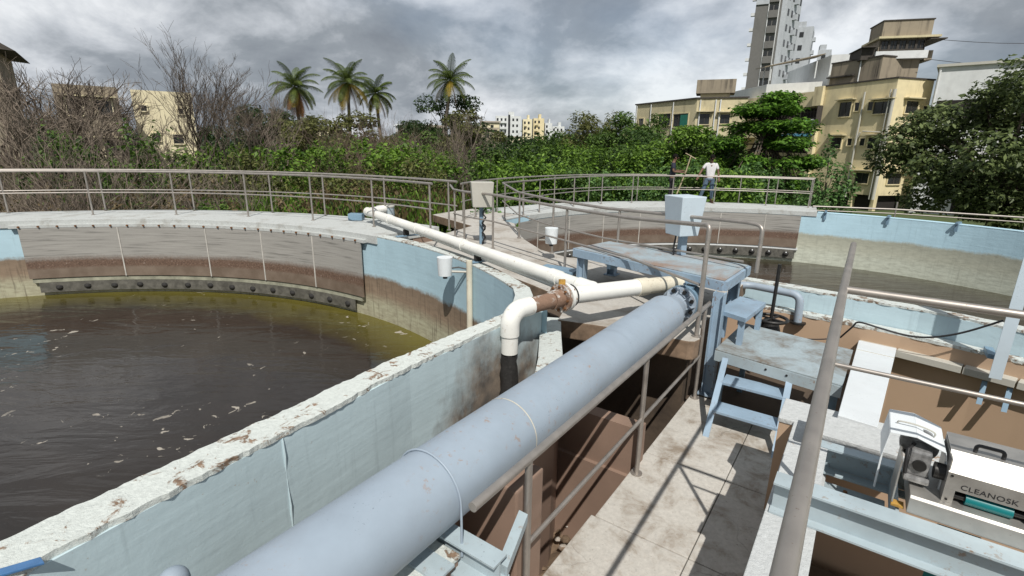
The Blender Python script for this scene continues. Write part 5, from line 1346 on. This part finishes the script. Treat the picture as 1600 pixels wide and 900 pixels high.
# bare trees on the left
bare = [(-43.5, 27, 5.8, 0.19, 0.75, 4, 'dark bare tree with a thick twisted trunk at the left edge'), (-40.3, 25, 4.6, 0.13, 0.7, 4, 'wide bare tree with arching twigs second from the left edge'),
        (-38.6, 27, 4.5, 0.12, 0.7, 4, 'low bare tree bending over the thicket left of the cream house'), (-31.2, 29, 6.0, 0.10, 0.34, 4, 'tall upright bare tree in front of the cream house'),
        (-34.4, 27, 2.9, 0.06, 0.45, 4, 'slender bare tree low against the cream house wall'), (-28.8, 30, 4.9, 0.08, 0.4, 4, 'thin bare tree just right of the cream house'),
        (-27.2, 33, 4.8, 0.08, 0.4, 4, 'thin bare tree halfway between cream house and first palm'), (-24.2, 31, 4.3, 0.10, 0.55, 4, 'spreading bare tree left of the first palm'),
        (-5.0, 36, 4.6, 0.08, 0.42, 4, 'greyish bare tree right of the leaning palm'), (-6.0, 39, 4.6, 0.07, 0.4, 3, 'thin greyish bare tree behind the leaning palm')]
for i, (az, r_, h, tr, sp, dp, lab) in enumerate(bare):
    h *= 1.32
    base = polar(az, r_, GR); t = thing('bare_tree', lab, 'tree', base, 'bare trees behind the near tank')
    tw = Twigs(40 + i); tips = []
    rd = random.Random(i); H = h * 0.40
    p1 = base + Vector((rd.uniform(-0.5, 0.5), rd.uniform(-0.3, 0.3), H))
    trunk = Twigs(9); trunk.seg([base, base.lerp(p1, 0.4) + Vector((0.15, 0, 0)), p1], tr, tr * 0.8, 8); trunk.build('trunk', m_bark, t)
    nb = 5 if sp > 0.5 else 4
    for k in range(nb):
        a = 2 * PI * k / nb + rd.uniform(0, 1); out = sp * rd.uniform(0.6, 1.3)
        tw.grow(p1 - DZ * rd.uniform(0, H * 0.3), Vector((math.cos(a) * out, math.sin(a) * out, 0.9)), h * 0.31, tr * 0.5, dp + (1 if az < -26 else 0), sp * 0.75, 0.14, tips, 2, 3, 0.70)
    tw.build('branches', m_twig if i % 3 else m_bark, t)
# dry brush thicket
def thicket_stems(name, mat, spots, seed, label, nst=26, sub=2, rr=0.012):
    tw = Twigs(seed); rd = tw.r
    for (x, y, h, w_) in spots:
        for k in range(nst):
            a = rd.uniform(0, 2 * PI); q = Vector((x + rd.gauss(0, w_ * 0.35), y + rd.gauss(0, w_ * 0.35), GR))
            d = Vector((math.cos(a) * rd.uniform(0.05, 0.55), math.sin(a) * rd.uniform(0.05, 0.55), 1))
            tw.grow(q, d, h * rd.uniform(0.35, 0.62), rr * rd.uniform(0.8, 1.5), sub, 0.42, 0.2, None, 2, 3, 0.66)
    return tag(tw.build(name, mat), label, 'thicket', kind='stuff')
rd = random.Random(77)
def spots(n, az0, az1, r0, r1, hf, w_=1.6):
    out = []
    for k in range(n):
        az = az0 + (az1 - az0) * (k + rd.random()) / n; r_ = rd.uniform(r0, r1); p = polar(az, r_); out.append((p.x, p.y, hf(az, r_), w_))
    return out
thicket_stems('dry_thicket', m_twig2, spots(15, -19.5, -12, 32, 46, lambda a, r_: 4.5 + 0.03 * r_ + rd.uniform(-0.4, 0.5)), 1, 'reddish brown leafless thicket under the middle palms', 24)
thicket_stems('grey_thicket', m_twig, spots(25, -46, -28, 19, 30, lambda a, r_: (3.6 + (abs(a) - 22) * 0.05 + rd.uniform(-0.5, 0.8)) * (0.62 if 30 < abs(a) < 37 else 1.0)), 2, 'tangled grey brown leafless thicket behind the left railing', 24)
thicket_stems('dry_shrubs', m_twig, spots(10, -8, -3.0, 32, 40, lambda a, r_: 4.7 + rd.uniform(-0.6, 0.5)), 3, 'greyish dry shrubs right of the leaning palm', 22)
def thicket_leaves(name, mat, sp, seed, label, size=0.2, per=230, shell=0.5, flat=0.75, cat='shrubs'):
    L = Leaves(seed)
    for (x, y, top, rad) in sp:
        z = GR
        r2 = rad
        while z < top - 0.3:
            c = (x + L.r.normal(0, 0.45), y + L.r.normal(0, 0.45), min(z + r2 * 0.6, top - r2 * 0.35))
            L.blob(c, (r2, r2, r2 * flat), int(per * r2 * r2 / 1.2), size, shell); z += r2 * 0.95
        for k in range(4):
            L.blob((x + L.r.normal(0, rad * 0.6), y + L.r.normal(0, rad * 0.6), top - 0.15 + L.r.normal(0, 0.25)), (rad * 0.42,) * 3, int(per * 0.2), size, 0.3)
        for k in range(7):
            w1 = L.r.uniform(0.10, 0.22)
            L.blob((x + L.r.normal(0, rad * 0.7), y + L.r.normal(0, rad * 0.7), top - 0.1 + L.r.normal(0, 0.3)), (w1, w1, L.r.uniform(0.3, 0.65)), 26, size, 0.1)
    return tag(L.build(name, mat), label, cat, kind='stuff')
def gspots(n, az0, az1, r0, r1, topf, r_lo=0.8, r_hi=1.5):
    out = []
    for k in range(n):
        az = az0 + (az1 - az0) * (k + rd.random()) / n; r_ = r0 + (r1 - r0) * rd.random() ** 0.8; p = polar(az, r_)
        out.append((p.x, p.y, topf(az, r_), rd.uniform(r_lo, r_hi)))
    return out
# height profile of the green thicket by azimuth: slope of its top seen from the tank
def gt(az, r_):
    s0 = -0.052 if r_ < 32 else -0.022 + 0.0010 * max(0, az)
    if az > 17: s0 = min(s0, -0.034)
    if az > 27: s0 = -0.062
    return max(GR + 0.8, s0 * r_ + rd.uniform(-0.5, 0.5))
thicket_leaves('green_thicket', m_lgreen, gspots(46, -3, 28.5, 25, 46, gt), 11, 'bright green shrub thicket behind the far tank', 0.20)
thicket_leaves('mid_green_thicket', m_lmid, gspots(46, -5, 28, 27, 52, gt), 12, 'mid green shrub thicket mixed in behind the far tank', 0.22)
thicket_leaves('dark_thicket', m_ldark, gspots(24, -4, 30, 32, 56, gt), 13, 'dark green shrubs in the hollows behind the far tank', 0.22)
thicket_leaves('fern_thicket', m_lblue, gspots(22, -2, 28, 26, 36, lambda a, r_: -0.050 * r_ + rd.uniform(-0.4, 0.4)), 14, 'feathery blue green shrubs close behind the far railing', 0.15, 330)
thicket_leaves('olive_thicket', m_lolive, gspots(44, -46, -8, 24, 42, lambda a, r_: -0.042 * r_ + rd.uniform(-0.9, 0.5)), 15, 'dull olive undergrowth among the bare trees', 0.16, 130, 0.3)
thicket_leaves('left_green_patches', m_lgreen, gspots(52, -33, -6, 28, 54, lambda a, r_: -0.020 * r_ + rd.uniform(-0.8, 0.5)), 16, 'mid green undergrowth beyond the dry brush', 0.22, 200)
thicket_leaves('vine_leaves', m_lmid, gspots(9, -43, -34, 21, 25, lambda a, r_: -0.01 * r_ + rd.uniform(-1.3, 0.6), 0.4, 0.7), 17, 'bright vine leaves scattered through the left thicket', 0.14, 60, 0.2)
thicket_leaves('far_treeline', m_ldark, gspots(60, -44, 30, 95, 150, lambda a, r_: 0.010 * r_ + rd.uniform(-1.5, 1.2), 3.0, 5.0), 18, 'dark far line of trees along the horizon', 0.75, 26, 0.6)
# near weeds just outside the near tank
def grass(name, mat, n, az0, az1, r0, r1, h, seed, label):
    g_ = np.random.default_rng(seed); az = np.radians(g_.uniform(az0, az1, n)); r_ = g_.uniform(r0, r1, n)
    x, y = r_ * np.sin(az), r_ * np.cos(az); hh = h * g_.uniform(0.5, 1.2, n); a = g_.uniform(0, 6.28, n); ln = hh * g_.uniform(0.1, 0.5, n); w_ = 0.018 + 0.015 * g_.random(n)
    b0 = np.full(n, GR)
    sx, sy = -np.sin(a) * w_, np.cos(a) * w_; tx, ty = np.cos(a) * ln, np.sin(a) * ln
    V = np.stack([np.stack([x - sx, y - sy, b0], 1), np.stack([x + sx, y + sy, b0], 1), np.stack([x + tx * 0.4 + sx * 0.7, y + ty * 0.4 + sy * 0.7, b0 + hh * 0.6], 1), np.stack([x + tx * 0.4 - sx * 0.7, y + ty * 0.4 - sy * 0.7, b0 + hh * 0.6], 1), np.stack([x + tx, y + ty, b0 + hh * 0.97], 1), np.stack([x + tx * 0.97, y + ty * 0.97, b0 + hh], 1)], 1).reshape(-1, 3)
    i0 = np.arange(n) * 6
    Q = np.concatenate([np.stack([i0, i0 + 1, i0 + 2, i0 + 3], 1), np.stack([i0 + 3, i0 + 2, i0 + 4, i0 + 5], 1)])
    return tag(fast_mesh(name, V, Q, mat), label, 'grass', kind='stuff')
grass('tall_grass', m_ldry, 4500, -22, -6, 14.5, 26, 2.2, 5, 'tall straw coloured grass behind the near railing')
grass('green_grass', m_lgreen, 11000, -30, -4, 14.2, 24, 2.1, 6, 'tall green grass behind the near railing')
thicket_leaves('near_weeds', m_lmid, gspots(20, -44, -10, 16.0, 20, lambda a, r_: -2.5 + rd.uniform(-0.7, 0.3), 0.5, 0.9), 19, 'leafy weeds right behind the near tank railing', 0.15, 170, 0.3)
thicket_leaves('dead_leaves', m_ldry, gspots(22, -46, -14, 17, 26, lambda a, r_: -2.1 + rd.uniform(-0.8, 0.5), 0.6, 1.0), 20, 'dry brown leaves caught in the thicket behind the left railing', 0.12, 90, 0.2)

def leafy_tree(name, label, base, trunk_h, blobs, mat, size, n, seed, group=None, tr=0.12, shell=0.5, up=0.5, asp=0.55, cat='tree', limb=True):
    t = thing(name, label, cat, base, group)
    tw = Twigs(seed); top = base + DZ * trunk_h
    tw.seg([base, base.lerp(top, 0.5) + Vector((0.08, 0.05, 0)), top], tr, tr * 0.7, 8)
    if limb:
        for c, r_ in blobs:
            e_ = base + Vector(c); m_ = top.lerp(e_, 0.5) + Vector((0, 0, 0.2)); tw.seg([top - DZ * trunk_h * 0.25, m_, e_], tr * 0.4, 0.015, 5)
    tw.build('trunk', m_bark, t)
    L = Leaves(seed); tot = sum(r_[0] * r_[1] for c, r_ in blobs)
    for c, r_ in blobs: L.blob(tuple(base + Vector(c)), r_, int(n * r_[0] * r_[1] / tot), size, shell, up, asp)
    L.build('crown', mat, t)
    return t
def crown(seed, n, spread, zlo, zhi, r0, r1):
    g_ = random.Random(seed); out = []
    for k in range(n):
        f = (k + 0.5) / n; z = zlo + (zhi - zlo) * g_.random(); w_ = spread * math.sqrt(max(0.05, 1 - ((z - (zlo + zhi) / 2) / ((zhi - zlo) / 2 + 0.4)) ** 2)); a = 2.4 * k; q = w_ * math.sqrt(f)
        r_ = g_.uniform(r0, r1); out.append(((q * math.cos(a), q * math.sin(a), z), (r_, r_, r_ * 0.75)))
    return out
# big dark tree at the right
base = polar(43.4, 27, GR)
leafy_tree('broad_tree', 'big broad tree with dark glossy leaves in front of the white house', base, 3.0, crown(1, 44, 3.5, 2.0, 7.0, 0.7, 1.2) + [((-3.0, 2.0, 4.2), (0.9, 0.9, 0.7)), ((-2.4, 1.6, 5.4), (0.9, 0.9, 0.8)), ((1.5, -1.2, 7.2), (1, 1, 0.8)), ((2.6, -2.2, 7.8), (1.1, 1.1, 0.8)), ((3.2, -1.2, 6.6), (1.2, 1.2, 1)), ((3.0, -2.0, 4.4), (1.2, 1.2, 1))], M_leaf('broad_tree_leaf', (0.016, 0.032, 0.010), (0.19, 0.24, 0.09), 0.35, 0.42), 0.175, 42000, 101, tr=0.26, shell=0.5)
# layered tree in front of the yellow house
base = polar(25.6, 33, GR); tiers = []
g_ = random.Random(4)
for z, w_, cx in ((0.9, 2.3, 0.3), (1.9, 2.6, -0.2), (2.9, 2.9, 0.2), (3.9, 2.6, 0.0), (4.9, 2.4, -0.2), (5.8, 2.1, 0.2), (6.6, 1.5, -0.3), (7.2, 0.8, 0.1)):
    for k in range(15):
        a = g_.uniform(0, 2 * PI); q = w_ * math.sqrt(g_.random()); tiers.append(((cx + q * math.cos(a), q * math.sin(a), z + g_.uniform(-0.12, 0.12)), (0.75, 0.75, 0.36)))
leafy_tree('layered_tree', 'bright green tree with flat layered branches in front of the yellow house', base, 6.4, tiers, M_leaf('layered_leaf', (0.015, 0.05, 0.008), (0.16, 0.32, 0.04)), 0.22, 30000, 102, tr=0.12, shell=0.2, up=1.4)
base = polar(31.2, 26, GR)
leafy_tree('wispy_tree', 'small wispy tree at the foot of the yellow house', base, 3.2, [((-0.1, 0, 4.4), (0.4, 0.4, 0.8)), ((0.5, 0, 3.6), (0.6, 0.5, 0.6)), ((-0.5, 0.2, 3.3), (0.6, 0.5, 0.5)), ((0.9, 0, 3.0), (0.5, 0.5, 0.4)), ((0.1, 0, 2.5), (1.0, 0.8, 0.6)), ((-0.8, 0, 2.1), (0.8, 0.7, 0.6)), ((0.8, 0, 1.8), (0.8, 0.7, 0.5))], m_lblue, 0.15, 2600, 103, tr=0.05, shell=0.2)
base = polar(28.4, 27, GR)
leafy_tree('shrub', 'dark bushy shrub between the layered tree and the wispy tree', base, 1.2, crown(7, 9, 1.1, 0.8, 2.6, 0.5, 0.8), m_lmid, 0.17, 2600, 104, tr=0.05, cat='shrub')
# other trees one can tell apart
lst = [('bushy_tree', 'tall dark bushy tree behind the leaning palm', -7.3, 62, 8.2, 2.9, m_ldark, 14), ('bushy_tree', 'dark round tree left of the small brownish hut', -10.9, 78, 6.6, 2.9, m_ldark, 10),
       ('bushy_tree', 'olive tree filling the gap right of the leaning palm', -4.9, 44, 5.6, 1.9, m_lolive, 12), ('bushy_tree', 'grey green tree between the first and second palms', -21.2, 47, 5.6, 2.2, m_lolive, 10),
       ('bushy_tree', 'grey green bush tree below the middle palms', -16.6, 44, 5.3, 2.3, m_lolive, 10), ('bushy_tree', 'dark round tree beyond the thin bare trees', -24.8, 50, 5.6, 2.4, m_ldark, 10),
       ('bushy_tree', 'dark green tree right below the white far block', 2.6, 75, 5.0, 2.6, m_ldark, 12), ('bushy_tree', 'dark tree just right of the far cluster of blocks', 6.4, 66, 6.0, 3.2, m_lmid, 12),
       ('bushy_tree', 'olive brown topped tree left of the flat roof block', 9.6, 52, 7.2, 2.9, m_lolive, 14), ('bushy_tree', 'tall green tree touching the flat roof block corner', 12.3, 48, 7.0, 2.5, m_lmid, 14),
       ('flowering_tree', 'shrubby tree with dull pink blooms under the flat roof block balconies', 15.6, 41, 5.9, 2.3, m_lpink, 14), ('flowering_tree', 'smaller shrub with pink blooms left of the first blooming tree', 12.9, 37, 4.5, 1.4, m_lpink, 8),
       ('bushy_tree', 'bright green tree under the flat roof block water tank', 18.8, 37, 5.6, 2.0, m_lgreen, 12), ('bushy_tree', 'mid green bushy tree left of the layered tree', 21.9, 38, 5.7, 1.6, m_lmid, 10),
       ('bushy_tree', 'low green tree between the brownish hut and the dry brush', -10.6, 46, 4.4, 1.7, m_lmid, 8)]
for i, (nm, lab, az, r_, h, w_, mm, nb) in enumerate(lst):
    base = polar(az, r_, GR); h *= 1.12 if az > 0 else 1.34; w_ *= 1.42
    leafy_tree(nm, lab, base, h * 0.45, crown(200 + i, int(nb * 2.0), w_, h * 0.33, h - 0.7, w_ * 0.20, w_ * 0.33), mm, 0.15 + r_ * 0.0018, 9000, 200 + i, 'trees beyond the tanks', tr=0.12)
base = polar(-27.8, 15.6, -3.6)
t = thing('leafy_plant', 'yellow green big leaved plant just behind the near railing', 'plant', base)
L = Leaves(61); L.blob(tuple(base + DZ * 0.9), (0.85, 0.5, 0.55), 420, 0.28, 0.2, 0.2, 0.3); L.build('leaves', m_lyel, t)
tw = Twigs(3); [tw.grow(base, Vector((random.Random(k).uniform(-0.5, 0.5), 0, 1)), 0.6, 0.015, 1) for k in range(6)]; tw.build('stems', m_bark, t)
base = polar(-7.6, 15.8, -3.6)
t = thing('leafy_plant', 'large blue green shrub behind the curved railing corner', 'plant', base)
L = Leaves(62)
for c in ((-0.8, 0, 0.6), (0, 0.2, 1.1), (0.8, 0, 0.9), (0.4, 0, 0.4), (1.3, 0.2, 1.35), (-0.2, 0, 0.2)): L.blob(tuple(base + Vector(c)), (0.65, 0.6, 0.5), 420, 0.17, 0.3)
L.build('leaves', m_lblue, t)
tw = Twigs(4); [tw.grow(base, Vector((random.Random(k).uniform(-0.9, 0.9), 0, 1)), 0.8, 0.02, 1) for k in range(6)]; tw.build('stems', m_bark, t)

# coconut palms
def palm(az, r_, ztop, lean, label, seed, nf=24, size=2.9, dead=5, yellow=4):
    base = polar(az, r_, GR) - Vector(lean); top = polar(az, r_, ztop)
    t = thing('palm_tree', label, 'palm tree', base, 'coconut palms')
    rdp = random.Random(seed)
    pts = [base.lerp(top, k / 10) + Vector((lean[0] * 0.12 * math.sin(PI * k / 10), 0, 0)) for k in range(11)]
    b = MB(); b.tube(pts, [0.24 - 0.10 * k / 10 + (0.05 if k == 0 else 0) for k in range(11)], 10); b.build('trunk', m_palmtrunk, t)
    def frond(V, Q, a, el, Lf, curl, wid):
        d = Vector((math.cos(a), math.sin(a), 0)); s_ = Vector((-d.y, d.x, 0)); n = 15; p = top.copy(); e_ = el; prev = None; P = [p.copy()]; D = []
        for k in range(n):
            dv = d * math.cos(e_) + DZ * math.sin(e_); D.append(dv); p = p + dv * (Lf / n); P.append(p.copy()); e_ -= curl / n * (0.5 + k / n)
        for k in range(n):
            q0, q1 = P[k], P[k + 1]; i0 = len(V); w0 = 0.035 * (1 - k / n) + 0.008
            V += [tuple(q0 - s_ * w0), tuple(q0 + s_ * w0), tuple(q1 + s_ * w0 * 0.9), tuple(q1 - s_ * w0 * 0.9)]; Q.append((i0, i0 + 1, i0 + 2, i0 + 3))
            if k < 1: continue
            for sub in (0.0, 0.33, 0.66):
                c = q0.lerp(q1, sub); f = (k + sub) / n; ll = wid * math.sin(PI * min(0.98, 0.12 + 0.86 * f)) ** 0.7
                for sd in (-1, 1):
                    sag = 0.45 + 0.3 * rdp.random()
                    tipv = c + s_ * (sd * ll * 0.78) + D[k] * (ll * 0.42) - DZ * (ll * sag); mid_ = c + s_ * (sd * ll * 0.45) + D[k] * (ll * 0.2) - DZ * (ll * 0.12)
                    wv = D[k] * 0.024; i0 = len(V)
                    V += [tuple(c - wv), tuple(c + wv), tuple(mid_ + wv), tuple(mid_ - wv)]; Q.append((i0, i0 + 1, i0 + 2, i0 + 3)); i0 = len(V)
                    V += [tuple(mid_ - wv), tuple(mid_ + wv), tuple(tipv + wv * 0.2), tuple(tipv - wv * 0.2)]; Q.append((i0, i0 + 1, i0 + 2, i0 + 3))
    for nm, mm, cnt, e0, e1, cu in (('crown', m_frond, nf, -0.55, 1.40, 1.45), ('yellow_fronds', m_frondyel, yellow, -0.7, -0.2, 1.2), ('dead_fronds', m_fronddead, dead, -1.35, -0.9, 0.5)):
        if cnt == 0: continue
        V, Q = [], []
        for k in range(cnt):
            frond(V, Q, 2.39996 * k + rdp.uniform(-0.3, 0.3), e0 + (e1 - e0) * ((k + 0.5) / cnt) ** 0.9 + rdp.uniform(-0.1, 0.1), size * rdp.uniform(0.85, 1.1), cu * rdp.uniform(0.8, 1.2), 0.62 * size / 2.9)
        fast_mesh(nm, V, Q, mm, t)
    b = MB()
    for k in range(7): a = k * 0.9; b.sphere(top + Vector((0.22 * math.cos(a), 0.22 * math.sin(a), -0.28)), 0.13, 8, 6)
    b.build('coconuts', m_lyel if yellow > 4 else m_lmid, t)
palm(-22.2, 60, 5.6, (-0.5, 0, 0), 'leftmost palm with a hanging skirt of dead brown fronds', 1, 22, 3.0, 9, 4)
palm(-17.2, 60, 6.3, (0.3, 0, 0), 'second palm from the left with yellowing lower fronds', 2, 23, 3.3, 2, 8)
palm(-14.5, 62, 5.5, (-0.9, 0, 0), 'third palm from the left, leaning slightly and greener', 3, 19, 2.9, 1, 4)
palm(-6.8, 60, 6.9, (2.2, 0, 0), 'rightmost palm with a long leaning bare trunk', 4, 24, 3.2, 1, 3)
palm(1.6, 52, -1.0, (0, 0, 0), 'small young palm low in the green thicket', 6, 14, 1.8, 0, 0) if False else None

# ------------------------------------------------------------------ people
def skin_obj(name, mat, joints, edges, root, parent, sub=2, mats=None, pick=None):
    me = bpy.data.meshes.new(name); names = list(joints); off = OFF[parent.name]
    me.from_pydata([tuple(joints[k][0]) for k in names], [(names.index(a), names.index(c)) for a, c in edges], [])
    o = bpy.data.objects.new(name, me); COL.objects.link(o)
    md = o.modifiers.new('skin', 'SKIN'); md.use_smooth_shade = True
    for i, k in enumerate(names):
        s_ = me.skin_vertices[0].data[i]; r_ = joints[k][1]; s_.radius = r_ if isinstance(r_, tuple) else (r_, r_); s_.use_root = (k == root)
    sb = o.modifiers.new('sub', 'SUBSURF'); sb.levels = sb.render_levels = sub
    bpy.context.view_layer.update()
    m2 = bpy.data.meshes.new_from_object(o.evaluated_get(bpy.context.evaluated_depsgraph_get()))
    bpy.data.objects.remove(o)
    m2.name = name; m2.materials.clear()
    for m_ in (mats or [mat]): m2.materials.append(m_)
    if pick:
        for p in m2.polygons: p.material_index = pick(p.center)
    m2.transform(Matrix.Translation(parent.location - off)) if False else None
    ob = bpy.data.objects.new(name, m2); COL.objects.link(ob); ob.parent = parent; OFF[ob.name] = off
    return ob
m_skin = M_simple('brown_skin', (0.16, 0.085, 0.055), 0.55, 0, 0.1)
m_hair = M_simple('black_hair', (0.010, 0.009, 0.008), 0.95, 0, 0.3, 40, 0, 40, 0.1)
m_shirtw = M_simple('pale_grey_tshirt', (0.60, 0.59, 0.60), 0.85, 0, 0.06, 12)
m_shirtn = M_simple('navy_tshirt', (0.018, 0.022, 0.040), 0.85, 0, 0.2, 12)
m_jeans = M_simple('blue_jeans', (0.075, 0.115, 0.165), 0.85, 0, 0.25, 14)
m_blackt = M_simple('black_trousers', (0.014, 0.013, 0.016), 0.85, 0, 0.2, 14)
m_sandal = M_simple('brown_sandal', (0.10, 0.05, 0.03), 0.7)
def person(label, loc, rotz, arms, legs, shirt, trouser, headtilt=0.05):
    t = thing('person', label, 'person', loc); t.rotation_euler = (0, 0, rotz)
    OFF[t.name] = Vector((0, 0, 0))
    # local frame: x = person's left, -y = facing direction
    H = {}
    H['pelvis'] = ((0, 0, 0.93), (0.135, 0.10)); H['waist'] = ((0, 0.0, 1.10), (0.135, 0.10)); H['chest'] = ((0, 0.01, 1.32), (0.15, 0.105)); H['neckb'] = ((0, 0.0, 1.46), (0.075, 0.065)); H['neck'] = ((0, -0.015, 1.53), 0.052)
    H['chin'] = ((0, -0.045, 1.585), (0.058, 0.07)); H['head'] = ((0, -0.03 - headtilt * 0.5, 1.66), (0.072, 0.09)); H['crown'] = ((0, -0.02, 1.725), (0.062, 0.075))
    E_ = [('pelvis', 'waist'), ('waist', 'chest'), ('chest', 'neckb'), ('neckb', 'neck'), ('neck', 'chin'), ('chin', 'head'), ('head', 'crown')]
    for sd, (el, wr) in zip((1, -1), arms):
        k = 'L' if sd > 0 else 'R'
        H['sh' + k] = ((sd * 0.185, 0.0, 1.42), 0.058); H['el' + k] = (el, 0.042); H['wr' + k] = (wr, 0.030)
        d = (Vector(wr) - Vector(el)).normalized(); palm_ = Vector(wr) + d * 0.07; tip = palm_ + d * 0.09
        H['pa' + k] = (tuple(palm_), (0.042, 0.020)); E_ += [('chest', 'sh' + k), ('sh' + k, 'el' + k), ('el' + k, 'wr' + k), ('wr' + k, 'pa' + k)]
        s_ = d.cross(Vector((0, 1, 0))).normalized() if abs(d.y) < 0.9 else Vector((1, 0, 0))
        for f in range(4):
            b0 = palm_ + s_ * (0.028 - 0.0185 * f); ln = (0.072, 0.082, 0.077, 0.06)[f]; q = b0 + d * ln * 0.55 + Vector((0, -0.006, 0)); e2 = b0 + d * ln + Vector((0, -0.025, 0))
            H[f'f{k}{f}a'] = (tuple(q), 0.009); H[f'f{k}{f}b'] = (tuple(e2), 0.008); E_ += [('pa' + k, f'f{k}{f}a'), (f'f{k}{f}a', f'f{k}{f}b')]
        th = Vector(wr) + d * 0.035 + s_ * 0.045; H['th' + k] = (tuple(th), 0.011); H['tt' + k] = (tuple(th + d * 0.045 + s_ * 0.012), 0.009); E_ += [('wr' + k, 'th' + k), ('th' + k, 'tt' + k)]
    for sd, (kn, an, toe) in zip((1, -1), legs):
        k = 'L' if sd > 0 else 'R'
        H['hip' + k] = ((sd * 0.095, 0, 0.86), 0.095); H['kn' + k] = (kn, 0.062); H['an' + k] = (an, 0.042); H['toe' + k] = (toe, (0.042, 0.030))
        E_ += [('pelvis', 'hip' + k), ('hip' + k, 'kn' + k), ('kn' + k, 'an' + k), ('an' + k, 'toe' + k)]
    body = skin_obj('body', m_skin, H, E_, 'pelvis', t)
    def grow(keys, f, extra=None, root=None, edges=None):
        J = {k: (H[k][0], tuple(r_ * f for r_ in H[k][1]) if isinstance(H[k][1], tuple) else H[k][1] * f) for k in keys}
        if extra: J.update(extra)
        return J
    lerp = lambda a, c, f: tuple(Vector(H[a][0]).lerp(Vector(H[c][0]), f))
    J = grow(['waist', 'chest', 'shL', 'shR'], 1.16, {'hem': ((0, 0, 0.86), (0.165, 0.125)), 'neckb': (H['neckb'][0], (0.088, 0.075)), 'slL': (lerp('shL', 'elL', 0.72), 0.062), 'slR': (lerp('shR', 'elR', 0.72), 0.062)})
    skin_obj('tshirt', shirt, J, [('hem', 'waist'), ('waist', 'chest'), ('chest', 'neckb'), ('chest', 'shL'), ('chest', 'shR'), ('shL', 'slL'), ('shR', 'slR')], 'waist', t)
    J = {'p': ((0, 0, 0.95), (0.140, 0.105))}
    for k in 'LR':
        J['h' + k] = (H['hip' + k][0], 0.105); J['k' + k] = (H['kn' + k][0], 0.076); J['a' + k] = (tuple(Vector(H['an' + k][0]) + Vector((0, 0, 0.035))), 0.062)
    skin_obj('trousers', trouser, J, [('p', 'hL'), ('p', 'hR'), ('hL', 'kL'), ('kL', 'aL'), ('hR', 'kR'), ('kR', 'aR')], 'p', t)
    hc = Vector(H['head'][0])
    b = MB(); b.sphere(hc + Vector((0, 0.022, 0.035)), 0.1, 14, 10, 0, (0.92, 1.06, 1.0)); b.build('hair', m_hair, t)
    b = MB(); b.sphere(hc + Vector((0, -0.062, -0.06)), 0.045, 8, 6, 0, (1.0, 0.8, 0.8)); b.build('beard', m_hair, t)
    for sd in (1, -1):
        b = MB(); b.sphere(hc + Vector((sd * 0.032, -0.088, 0.0)), 0.011, 8, 6); b.build('eye', m_hair, t)
        b = MB(); b.sphere(hc + Vector((sd * 0.082, 0.0, -0.01)), 0.024, 8, 6, 0, (0.4, 0.8, 1.2)); b.build('ear', m_skin, t)
        lg = legs[0 if sd > 0 else 1]; a, c = Vector(lg[1]), Vector(lg[2]); m_ = (a + c) / 2
        d = Vector((c.x - a.x, c.y - a.y, 0)).normalized()
        b = MB(); b.box((m_.x, m_.y, min(c.z, a.z) - 0.03), 0.10, 0.26, 0.03, (Vector((-d.y, d.x, 0)), d, DZ)); b.build('sandal', m_sandal, t)
    b = MB(); b.sphere(hc + Vector((0, -0.10, -0.022)), 0.016, 8, 6, 0, (0.9, 1, 1.4)); b.build('nose', m_skin, t)
    OFF[t.name] = Vector((0, 0, 0))
    return t
zp = T2 + 0.006
person('man in pale grey t-shirt and blue jeans standing by the railing looking down', Vector((7.44, 19.6, zp)), R(-14),
       [((0.27, -0.02, 1.15), (0.30, -0.10, 0.92)), ((-0.34, -0.06, 1.18), (-0.44, -0.16, 0.97))],
       [((0.11, -0.03, 0.49), (0.13, 0.02, 0.09), (0.16, -0.13, 0.045)), ((-0.20, -0.06, 0.50), (-0.30, 0.0, 0.09), (-0.34, -0.15, 0.045))], m_shirtw, m_jeans, 0.10)
person('man in navy t-shirt and black trousers holding a long stick, seen from the side', Vector((6.02, 19.62, zp)), R(72),
       [((0.24, -0.06, 1.16), (0.12, -0.36, 1.17)), ((-0.24, -0.02, 1.15), (-0.10, -0.33, 1.12))],
       [((0.10, -0.03, 0.49), (0.10, 0.03, 0.09), (0.11, -0.13, 0.045)), ((-0.10, 0.0, 0.49), (-0.11, 0.06, 0.09), (-0.12, -0.10, 0.045))], m_shirtn, m_blackt, 0.06)
b = MB(); b.tube([Vector((6.10, 19.45, T2 + 0.01)), Vector((6.49, 19.52, T2 + 1.2)), Vector((6.62, 19.55, T2 + 1.75))], [0.028, 0.025, 0.022], 8)
b.tube([Vector((6.60, 19.55, T2 + 1.72)), Vector((6.80, 19.5, T2 + 1.62))], 0.02, 8); b.tube([Vector((6.60, 19.55, T2 + 1.73)), Vector((6.42, 19.6, T2 + 1.82))], 0.018, 8)
tag(b.build('long_stick', M_simple('pale_bamboo', (0.36, 0.30, 0.19), 0.7)), 'long pale stick with a forked end held upright by the man in navy', 'stick')
